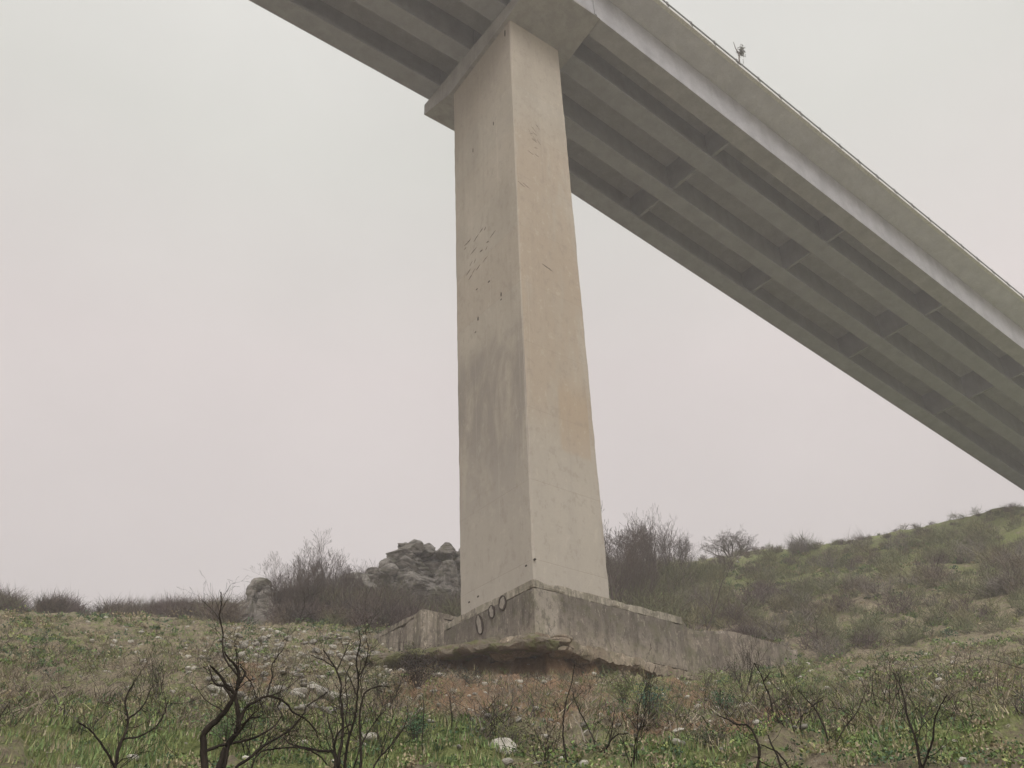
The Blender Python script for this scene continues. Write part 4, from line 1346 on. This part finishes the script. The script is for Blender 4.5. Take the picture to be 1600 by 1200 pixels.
leaf_bush(352, 1165, 120, 40, (.075, .12, .05), 'bright green bush behind the thick burnt stems at bottom left', 16, 1200)
leaf_bush(600, 940, 120, 60, (.09, .06, .058), 'dark purple-brown bush in front of the big crag', 17, 1500, D=62, twigs=60)
leaf_bush(668, 905, 50, 40, (.10,.095,.06), 'brown shrub rooted in a ledge of the big crag', 27, 700, D=72, twigs=30)
leaf_bush(705, 880, 40, 26, (.11,.11,.065), 'olive shrub high on the crag close to the pier', 28, 500, D=74.5, twigs=30)
leaf_bush(690, 925, 60, 60, (.09, .085, .055), 'brown-green bush on the crag beside the left edge of the pier', 18, 900, D=66, twigs=40)
leaf_bush(507, 950, 26, 20, (.05, .08, .055), 'single dark green shrub inside the left thicket', 19, 400, D=57)

# ------------------------------------------------------------------ burnt shrubs in the foreground
def burnt(label, D, branches, root_px, seed, mat=M_BURNT, fuzz=14, name='burnt_shrub', part='branch'):
    """branches: (points in view, width in px at start, width at end, depth offset start, end)"""
    R = random.Random(seed)
    rp = at(root_px, 1230, D)
    gx, gy = rp[0], rp[1]
    gz = hz(gx, gy, False) - .06
    root = empty(name, (gx, gy, gz))
    base = np.array([gx, gy, gz])
    for (pts, w0, w1, o0, o1) in branches:
        T = Tubes()
        n = len(pts)
        P = [at(x, y, D + o0 + (o1 - o0) * i / (n - 1)) for i, (x, y) in enumerate(pts)]
        if pts[0][1] >= 1148:     # runs down to the ground
            q = P[0]
            P = [base + np.array([R.uniform(-.03, .03), R.uniform(-.03, .03), 0]), (base + q) / 2 + np.array([R.uniform(-.03, .03), 0, .02])] + P
        S = spline(P, 6)
        k = len(S)
        dist = D
        rad = (w0 + (w1 - w0) * (np.arange(k) / (k - 1)) ** .8) / FPX * dist * 0.80 / 2
        rad = rad * (1 + .05 * np.array([R.gauss(0, 1) for _ in range(k)]))
        S = S + np.array([[R.gauss(0, .0018) * D / 8 for _ in range(3)] for _ in range(k)])
        T.add(S - base, np.maximum(rad, .0016), 7)
        # thin side twigs
        for _ in range(fuzz if n > 3 else fuzz // 2):
            i = R.randrange(k // 3, k)
            d = S[min(i, k-1)] - S[max(i-1, 0)]; d /= np.linalg.norm(d) + 1e-9
            side = np.array([R.gauss(0, 1), R.gauss(0, 1), R.gauss(.3, .8)]); side /= np.linalg.norm(side)
            if R.random() < .6:
                grow(T, S[i] - base, d * .7 + side * .9, R.uniform(.10, .42) * D / 9, max(rad[i] * .35, .0024), 2, R, .7, .06, (1, 2), .62, 3, 4, .24, .0013)
        tv, tf = T.data()
        mesh_obj(part, tv, tf, mat, root, smooth=True)
    tag(root, label, 'burnt shrub' if mat is M_BURNT else 'dead shrub')
    return root

burnt('large burnt shrub with thick black forking stems at the bottom left', 7.0, [
  ([(318,1152),(340,1125),(357,1104),(366,1084),(356,1074),(345,1058),(337,1048),(328,1040)], 16, 3, 0, -.2),
  ([(362,1090),(350,1073),(336,1068),(329,1052),(325,1042)], 6, 2, 0, .3),
  ([(342,1200),(352,1170),(368,1145),(373,1125),(370,1100),(368,1084),(374,1068),(382,1055),(382,1049),(375,1041)], 15, 3, .1, .3),
  ([(371,1076),(373,1052),(368,1040),(358,1030),(351,1018)], 8, 2.5, .2, .1),
  ([(375,1060),(352,1030),(348,1005),(348,985),(343,962),(346,945),(345,925)], 4, 2.5, .2, .5),
  ([(358,1162),(370,1148),(380,1135),(388,1124),(396,1121),(406,1120)], 9, 2.5, .1, -.2),
  ([(372,1140),(378,1118),(386,1104),(400,1096),(415,1088),(432,1090),(448,1100),(458,1113),(475,1122),(490,1137),(497,1152)], 7, 2.5, .1, .4),
  ([(417,1088),(420,1075),(425,1060),(425,1040),(432,1028),(441,1016)], 4, 2, .2, .5),
  ([(383,1055),(392,1066),(398,1080),(400,1092)], 2.5, 1.5, .3, .4),
  ], 335, 1, fuzz=12)
burnt('burnt shrub with two long arching stems crossing the bottom left corner', 7.8, [
  ([(318,1184),(335,1168),(360,1162),(390,1155),(410,1147),(430,1133),(440,1117),(433,1104)], 8, 2, 0, .3),
  ([(366,1204),(390,1185),(405,1170),(430,1155),(455,1138),(475,1115),(479,1104),(495,1093),(512,1081)], 7, 2.5, 0, .5),
  ([(400,1182),(430,1170),(460,1168),(482,1172),(500,1182),(510,1194)], 4, 2.5, .1, .3),
  ([(470,1122),(452,1145),(462,1150),(478,1150)], 1.8, 1.2, .2, .5),
  ], 372, 2, fuzz=10)
burnt('many-stemmed burnt shrub left of centre with tall spindly upright branches', 9.5, [
  ([(524,1200),(523,1176),(500,1173),(480,1169),(455,1163),(443,1152)], 9, 2.5, 0, .2),
  ([(523,1180),(524,1158),(530,1143),(548,1131)], 7, 2.5, 0, -.2),
  ([(521,1165),(519,1148),(513,1128),(512,1116)], 4, 2, 0, .2),
  ([(530,1185),(534,1160),(536,1138),(535,1110),(532,1085),(533,1068),(525,1046),(515,1030),(506,1016)], 8, 2.5, 0, .6),
  ([(540,1186),(546,1150),(555,1120),(558,1090),(560,1060),(557,1030),(563,1005),(561,986)], 7, 1.6, 0, -.4),
  ([(563,1200),(563,1150),(562,1120),(567,1090),(574,1079),(590,1073),(606,1072)], 7, 2, .1, .4),
  ([(526,1048),(538,1022),(547,1000)], 3, 1.5, .5, .7),
  ([(522,1042),(505,1032),(486,1024)], 3, 1.5, .5, .6),
  ([(562,1170),(575,1145),(590,1122),(600,1112)], 4, 1.6, .1, .5),
  ([(545,1150),(540,1125),(543,1100),(540,1062),(548,1038)], 4, 1.6, 0, .4),
  ([(556,1085),(548,1062),(538,1045)], 3, 1.5, -.1, 0),
  ([(558,1060),(570,1040),(575,1015),(572,995)], 3, 1.3, -.2, 0),
  ], 538, 3, fuzz=16)
burnt('single curved burnt stem leaning right beside the many-stemmed shrub', 8.6, [
  ([(582,1204),(592,1185),(610,1165),(628,1142),(637,1120),(636,1108)], 5, 1.6, 0, .2),
  ([(612,1162),(622,1145),(618,1128)], 2, 1.2, .1, .3)], 575, 4, fuzz=6)
burnt('lone straight burnt stalk in the grass left of the cream white boulder', 12.5, [
  ([(703,1192),(703,1160),(706,1130),(705,1108),(702,1088)], 3.5, 1.8, 0, .1)], 702, 5, fuzz=4)
burnt('thin grey stalk rising from the low green foreground bush', 12.0, [
  ([(660,1190),(660,1155),(662,1120),(661,1085)], 3, 1.6, 0, .1)], 660, 6, fuzz=4)
burnt('tall slender burnt stem bending up to the undercut, right of the cream white boulder', 10.0, [
  ([(889,1204),(882,1170),(880,1130),(885,1095),(893,1068),(898,1038)], 5, 2, 0, .3),
  ([(886,1110),(896,1094),(912,1080)], 2, 1, .2, .5)], 886, 7, fuzz=8)
burnt('forked burnt shrub right of centre, shaped like a wide letter Y', 10.5, [
  ([(937,1206),(934,1185),(929,1160),(918,1135),(905,1110),(894,1084)], 5, 2, 0, .4),
  ([(936,1204),(945,1176),(955,1156),(966,1148),(982,1146)], 6, 1.8, 0, -.3),
  ([(952,1162),(957,1135),(961,1108)], 4, 1.8, 0, .3),
  ([(926,1152),(932,1132),(944,1122)], 2, 1, .2, .4)], 937, 8, fuzz=10)
burnt('pale dead twiggy shrub between the slender stem and the forked one', 11.0, [
  ([(925,1204),(918,1175),(908,1140),(893,1116)], 4, 1.8, 0, .3),
  ([(920,1182),(930,1165),(934,1140)], 2, 1.2, 0, .2)], 925, 9, M_PALEBARK, 6, 'dead_shrub')
burnt('short curved burnt twig beside the small round white stone', 12.0, [
  ([(1062,1200),(1061,1182),(1057,1166),(1061,1146)], 4, 2, 0, .1)], 1062, 10, fuzz=3)
burnt('arching burnt branch bowed to the left at the lower right', 9.0, [
  ([(1183,1206),(1187,1180),(1181,1152),(1168,1134),(1150,1131),(1136,1123),(1121,1118)], 8, 2, 0, .2),
  ([(1184,1165),(1168,1152),(1152,1141)], 2.5, 1.2, .1, .3)], 1183, 11, fuzz=8)
burnt('pair of short leaning burnt stems right of the arching branch', 9.5, [
  ([(1222,1206),(1214,1180),(1206,1165),(1200,1148)], 6, 2.5, 0, .1),
  ([(1234,1204),(1218,1178),(1204,1170),(1190,1164)], 5, 2, 0, .3)], 1226, 12, fuzz=8)
burnt('tall crooked burnt shrub in front of the retaining wall with a forked tip', 11.5, [
  ([(1256,1206),(1248,1172),(1236,1150),(1222,1132),(1209,1115),(1203,1090),(1195,1070),(1188,1052),(1178,1036)], 6, 2, 0, .4),
  ([(1193,1064),(1199,1056),(1204,1049)], 3, 2, .3, .4),
  ([(1184,1046),(1186,1038)], 2.5, 1.6, .3, .4),
  ([(1206,1100),(1218,1092),(1232,1096)], 2, 1, .3, .5)], 1256, 13, fuzz=12)
burnt('spreading burnt shrub at the right edge above the grassy mound', 11.0, [
  ([(1300,1206),(1292,1150),(1276,1112),(1262,1095),(1247,1079)], 6, 2, 0, .3),
  ([(1268,1104),(1276,1098),(1286,1094)], 4, 2, .1, .2),
  ([(1296,1180),(1318,1140),(1340,1110),(1352,1080)], 4, 1.6, 0, .3)], 1302, 14, fuzz=12)
burnt('tall burnt shrub beyond the right side of the slope with stems leaning left', 9.5, [
  ([(1440,1210),(1432,1160),(1418,1120),(1410,1080),(1395,1050)], 8, 2, 0, .4),
  ([(1440,1205),(1456,1160),(1462,1120),(1480,1085)], 6, 2, 0, -.3),
  ([(1432,1165),(1440,1130),(1436,1098)], 3, 1.5, 0, .3)], 1440, 15, fuzz=14)
burnt('wide burnt shrub in the lower left corner beyond the thick forking one', 8.2, [
  ([(180,1210),(186,1170),(200,1130),(196,1095),(212,1060)], 9, 2, 0, .3),
  ([(182,1205),(160,1165),(140,1140),(120,1128)], 7, 2, 0, -.2),
  ([(198,1125),(222,1105),(236,1075)], 4, 1.8, .1, .4),
  ([(188,1160),(220,1150),(250,1128),(262,1098)], 5, 2, .1, .3)], 182, 17, fuzz=14)
def burnt_small(label, x, y, hpx, seed, stems=5, mat=M_BURNT):
    q = hit(x, y)
    if q is None: return
    d = math.sqrt(q[0]**2 + q[1]**2 + q[2]**2); H = hpx / FPX * d
    R = random.Random(seed); root = empty('burnt_shrub', (q[0], q[1], q[2] - .05))
    for i in range(stems):
        T = Tubes(); a = R.uniform(0, 6.28)
        dd = np.array([math.cos(a) * R.uniform(.2, .9), math.sin(a) * R.uniform(.2, .9), 1.0])
        grow(T, np.array([R.gauss(0, .04), R.gauss(0, .04), 0]), dd, H * R.uniform(.45, .7), .011 * max(.7, H), 3, R, .55, .07, (1, 3), .66, 4, 5, .16, .003)
        tv, tf = T.data(); mesh_obj('branch', tv, tf, mat, root)
    tag(root, label, 'burnt shrub')
burnt_small('small twiggy burnt shrub halfway up the stony slope at left', 420, 1120, 70, 101)
burnt_small('small burnt shrub on the left slope under the wing block', 610, 1118, 62, 102, 6)
burnt_small('burnt shrub on reddish soil below the middle of the hollow', 762, 1150, 50, 103, 4)
burnt_small('burnt shrub beside the blue-green bush', 1000, 1142, 74, 104, 6)
burnt_small('thin burnt shrub growing through the dark bush by the retaining wall', 1163, 1085, 70, 105, 6)
burnt_small('twiggy burnt shrub low at the right, above the paired leaning stems', 1240, 1140, 64, 106, 5)
burnt_small('burnt shrub at bottom centre right of the boulder', 850, 1195, 66, 107, 5)
burnt_small('fine burnt shrub behind the thick forking one at lower left', 395, 1185, 80, 108, 7)
burnt_small('grey twiggy shrub at the foot of the many-stemmed one', 590, 1192, 90, 109, 7)
burnt_small('burnt shrub between the pale dead one and the forked one', 985, 1195, 70, 110, 5)
burnt_small('burnt shrub on the slope right of the retaining wall', 1380, 1110, 70, 111, 5)
burnt_small('burnt shrub on the far left slope', 250, 1090, 60, 112, 5)
# thin upright saplings near the retaining wall and one pale stem in the left thicket
def sapling(label, D, px_, ybase, hpx, seed, mat=M_BARK, lean=0.0, name='sapling'):
    p = at(px_, ybase, D); z = hz(p[0], p[1], False)
    H = at(px_, ybase - hpx, D)[2] - z
    R = random.Random(seed); T = Tubes(); C = Tubes()
    pts = [np.array([0, 0, -.1])]
    d = np.array([lean, 0, 1.0]); q = pts[0]
    for i in range(6):
        d = d + np.array([R.gauss(0, .08), R.gauss(0, .08), 0]); q = q + d / np.linalg.norm(d) * H / 6; pts.append(q)
    T.add(pts, np.linspace(.03, .008, 7) * max(.6, H / 2.5), 5)
    for k in range(14):
        i = R.randint(1, 6)
        s = np.array([R.gauss(0, 1), R.gauss(0, 1), .8]); s /= np.linalg.norm(s)
        grow(C, pts[i], s + np.array([0, 0, .5]), H * .26 * R.uniform(.6, 1.2), .010 * max(.6, H / 2.5), 2, R, .6, .1, (1, 3), .6, 3, 3, .15, .005)
    root = empty(name, (p[0], p[1], z))
    tv, tf = T.data(); mesh_obj('trunk', tv, tf, mat, root, smooth=True)
    cv, cf = C.data(); mesh_obj('crown', cv, cf, mat, root)
    tag(root, label, 'sapling')
    return root
sapling('spindly bare sapling standing in front of the middle of the retaining wall', 42.0, 1162, 1055, 62, 1)
sapling('thin leaning sapling behind the crumbling top of the retaining wall', 53, 1068, 962, 60, 2, lean=.25)
sapling('pale dead stem standing inside the left thicket', 55, 462, 985, 26, 3, M_PALEBARK, -.15)
sapling('bare sapling rising behind the right end of the retaining wall', 60, 1218, 1010, 60, 4)
sapling('wispy sapling against the board-marked wing block', 43.5, 632, 1005, 40, 5)

# weed growing out of the deck edge
u_, v_ = 17.6, -5.42
zz = zdeck(u_) + HS + .45
root = empty('deck_weed', tuple(B(u_, v_, zz)), BANG); root.scale = (2.5, 2.5, 2.2)
R = random.Random(3); T = Tubes()
T.add(spline([(0, 0, -.05), (.02, 0, .3), (.10, 0, .75)], 4), np.linspace(.028, .018, 9), 5)
T.add(spline([(.10, 0, .75), (.02, .02, 1.0), (-.02, .02, 1.32)], 4), np.linspace(.02, .008, 9), 5)
T.add(spline([(.10, 0, .75), (.30, .0, 1.05), (.38, 0, 1.32)], 4), np.linspace(.02, .008, 9), 5)
T.add(spline([(.03, 0, .1), (.20, 0, .3), (.25, 0, .6)], 4), np.linspace(.012, .005, 9), 4)
tv, tf = T.data(); mesh_obj('stem', tv, tf, M_BARK, root)
r = np.random.default_rng(5); n = 260
c = np.concatenate([r.normal(0, 1, (n // 2, 3)) * (.04, .04, .12) + (.19, 0, .90), r.normal(0, 1, (n // 2, 3)) * (.04, .035, .12) + (.33, 0, 1.15)])
dv = r.normal(0, 1, (n, 3)); dv /= np.linalg.norm(dv, axis=1)[:, None]; sd = np.cross(dv, r.normal(0, 1, (n, 3))); sd /= np.linalg.norm(sd, axis=1)[:, None]
V = np.stack([c, c + dv * .03 + sd * .016, c + dv * .06, c + dv * .03 - sd * .016], 1).reshape(-1, 3)
mesh_obj('foliage', V, np.arange(n * 4).reshape(-1, 4), M_LEAF, root, colors=np.repeat(np.array([[.11, .11, .09]]) * r.uniform(.6, 1.3, (n, 1)), 4, 0))
tag(root, 'small forked weed sprouting from the guard rail at the deck edge against the sky', 'weed')

# ------------------------------------------------------------------ haze
mh = bpy.data.materials.new('haze'); mh.use_nodes = True
nt = mh.node_tree
nt.nodes.remove(nt.nodes['Principled BSDF'])
pv = nt.nodes.new('ShaderNodeVolumePrincipled')
pv.inputs['Color'].default_value = (0.95, 0.92, 0.92, 1)
pv.inputs['Density'].default_value = 0.0017
pv.inputs['Anisotropy'].default_value = 0.2
nt.links.new(pv.outputs[0], nt.nodes['Material Output'].inputs['Volume'])
gz_ = np.array([v.co.z for v in GROUND.data.vertices])
mb = MB(); mb.box((-3100, -3100, float(gz_.min()) - 1.0), (3100, 3100, 72.0))
ho = mb.build('haze', mh)
tag(ho, 'thin pale mist filling the air of the valley', 'haze', kind='stuff')

# ------------------------------------------------------------------ world and sun
w = bpy.data.worlds.new('World'); SC.world = w; w.use_nodes = True
k = NT(w.node_tree)
bg = w.node_tree.nodes['Background']
SUN_EL, SUN_AZ = math.radians(40), math.radians(172)    # behind the viewer, a little right
sky = k.node('ShaderNodeTexSky', sky_type='NISHITA')
sky.sun_disc = False; sky.sun_elevation = SUN_EL; sky.sun_rotation = SUN_AZ
tc = k.node('ShaderNodeTexCoord')
sp_ = k.node('ShaderNodeSeparateXYZ'); k.link(tc.outputs['Generated'], sp_.inputs[0])
cloud = k.ramp(sp_.outputs[2], [(0.0, (6.0, 5.55, 5.45)), (0.30, (6.9, 6.3, 6.15)), (0.55, (8.0, 7.3, 7.1)), (0.72, (7.9, 7.8, 7.3)), (0.86, (8.6, 8.5, 8.1)), (0.93, (19.0, 19.0, 19.0)), (1.0, (28.0, 28.2, 28.6))])  # zenith above the view raised as unseen extra light on the scene
mp = k.node('ShaderNodeMapping'); mp.inputs['Scale'].default_value = (1, 1, 1.6); k.link(tc.outputs['Generated'], mp.inputs['Vector'])
back = k.ramp(k.smooth(k.math('MULTIPLY', sp_.outputs[1], -1.0), 0.0, 0.65), [(0.0, 1.0), (1.0, 2.1)])
cloud = k.mix(1.0, cloud, back, 'MULTIPLY')      # unseen sky behind the viewer boosted to brighten the faces in view
nz = k.noise(mp.outputs['Vector'], 1.6, 4, 0.5)
cloud = k.mix(1.0, cloud, k.ramp(nz, [(0.3, 0.87), (0.7, 1.01)]), 'MULTIPLY')
col = k.mix(0.94, sky.outputs['Color'], cloud)
k.link(col, bg.inputs['Color'])
bg.inputs['Strength'].default_value = 0.1

sl = bpy.data.lights.new('sun', 'SUN'); sl.energy = 1.5; sl.angle = math.radians(30); sl.color = (1.0, 0.975, 0.94)
so = bpy.data.objects.new('sun', sl); COL.objects.link(so)
sd_ = Vector((math.sin(SUN_AZ) * math.cos(SUN_EL), math.cos(SUN_AZ) * math.cos(SUN_EL), math.sin(SUN_EL)))
so.rotation_euler = sd_.to_track_quat('Z', 'Y').to_euler()

vs = SC.view_settings
vs.view_transform = 'Standard'; vs.look = 'None'; vs.gamma = 1.0; vs.exposure = 0.0
SC.cycles.max_bounces = 6; SC.cycles.diffuse_bounces = 3; SC.cycles.volume_bounces = 1
SC.cycles.use_denoising = True
SC.cycles.use_adaptive_sampling = True; SC.cycles.adaptive_threshold = 0.02
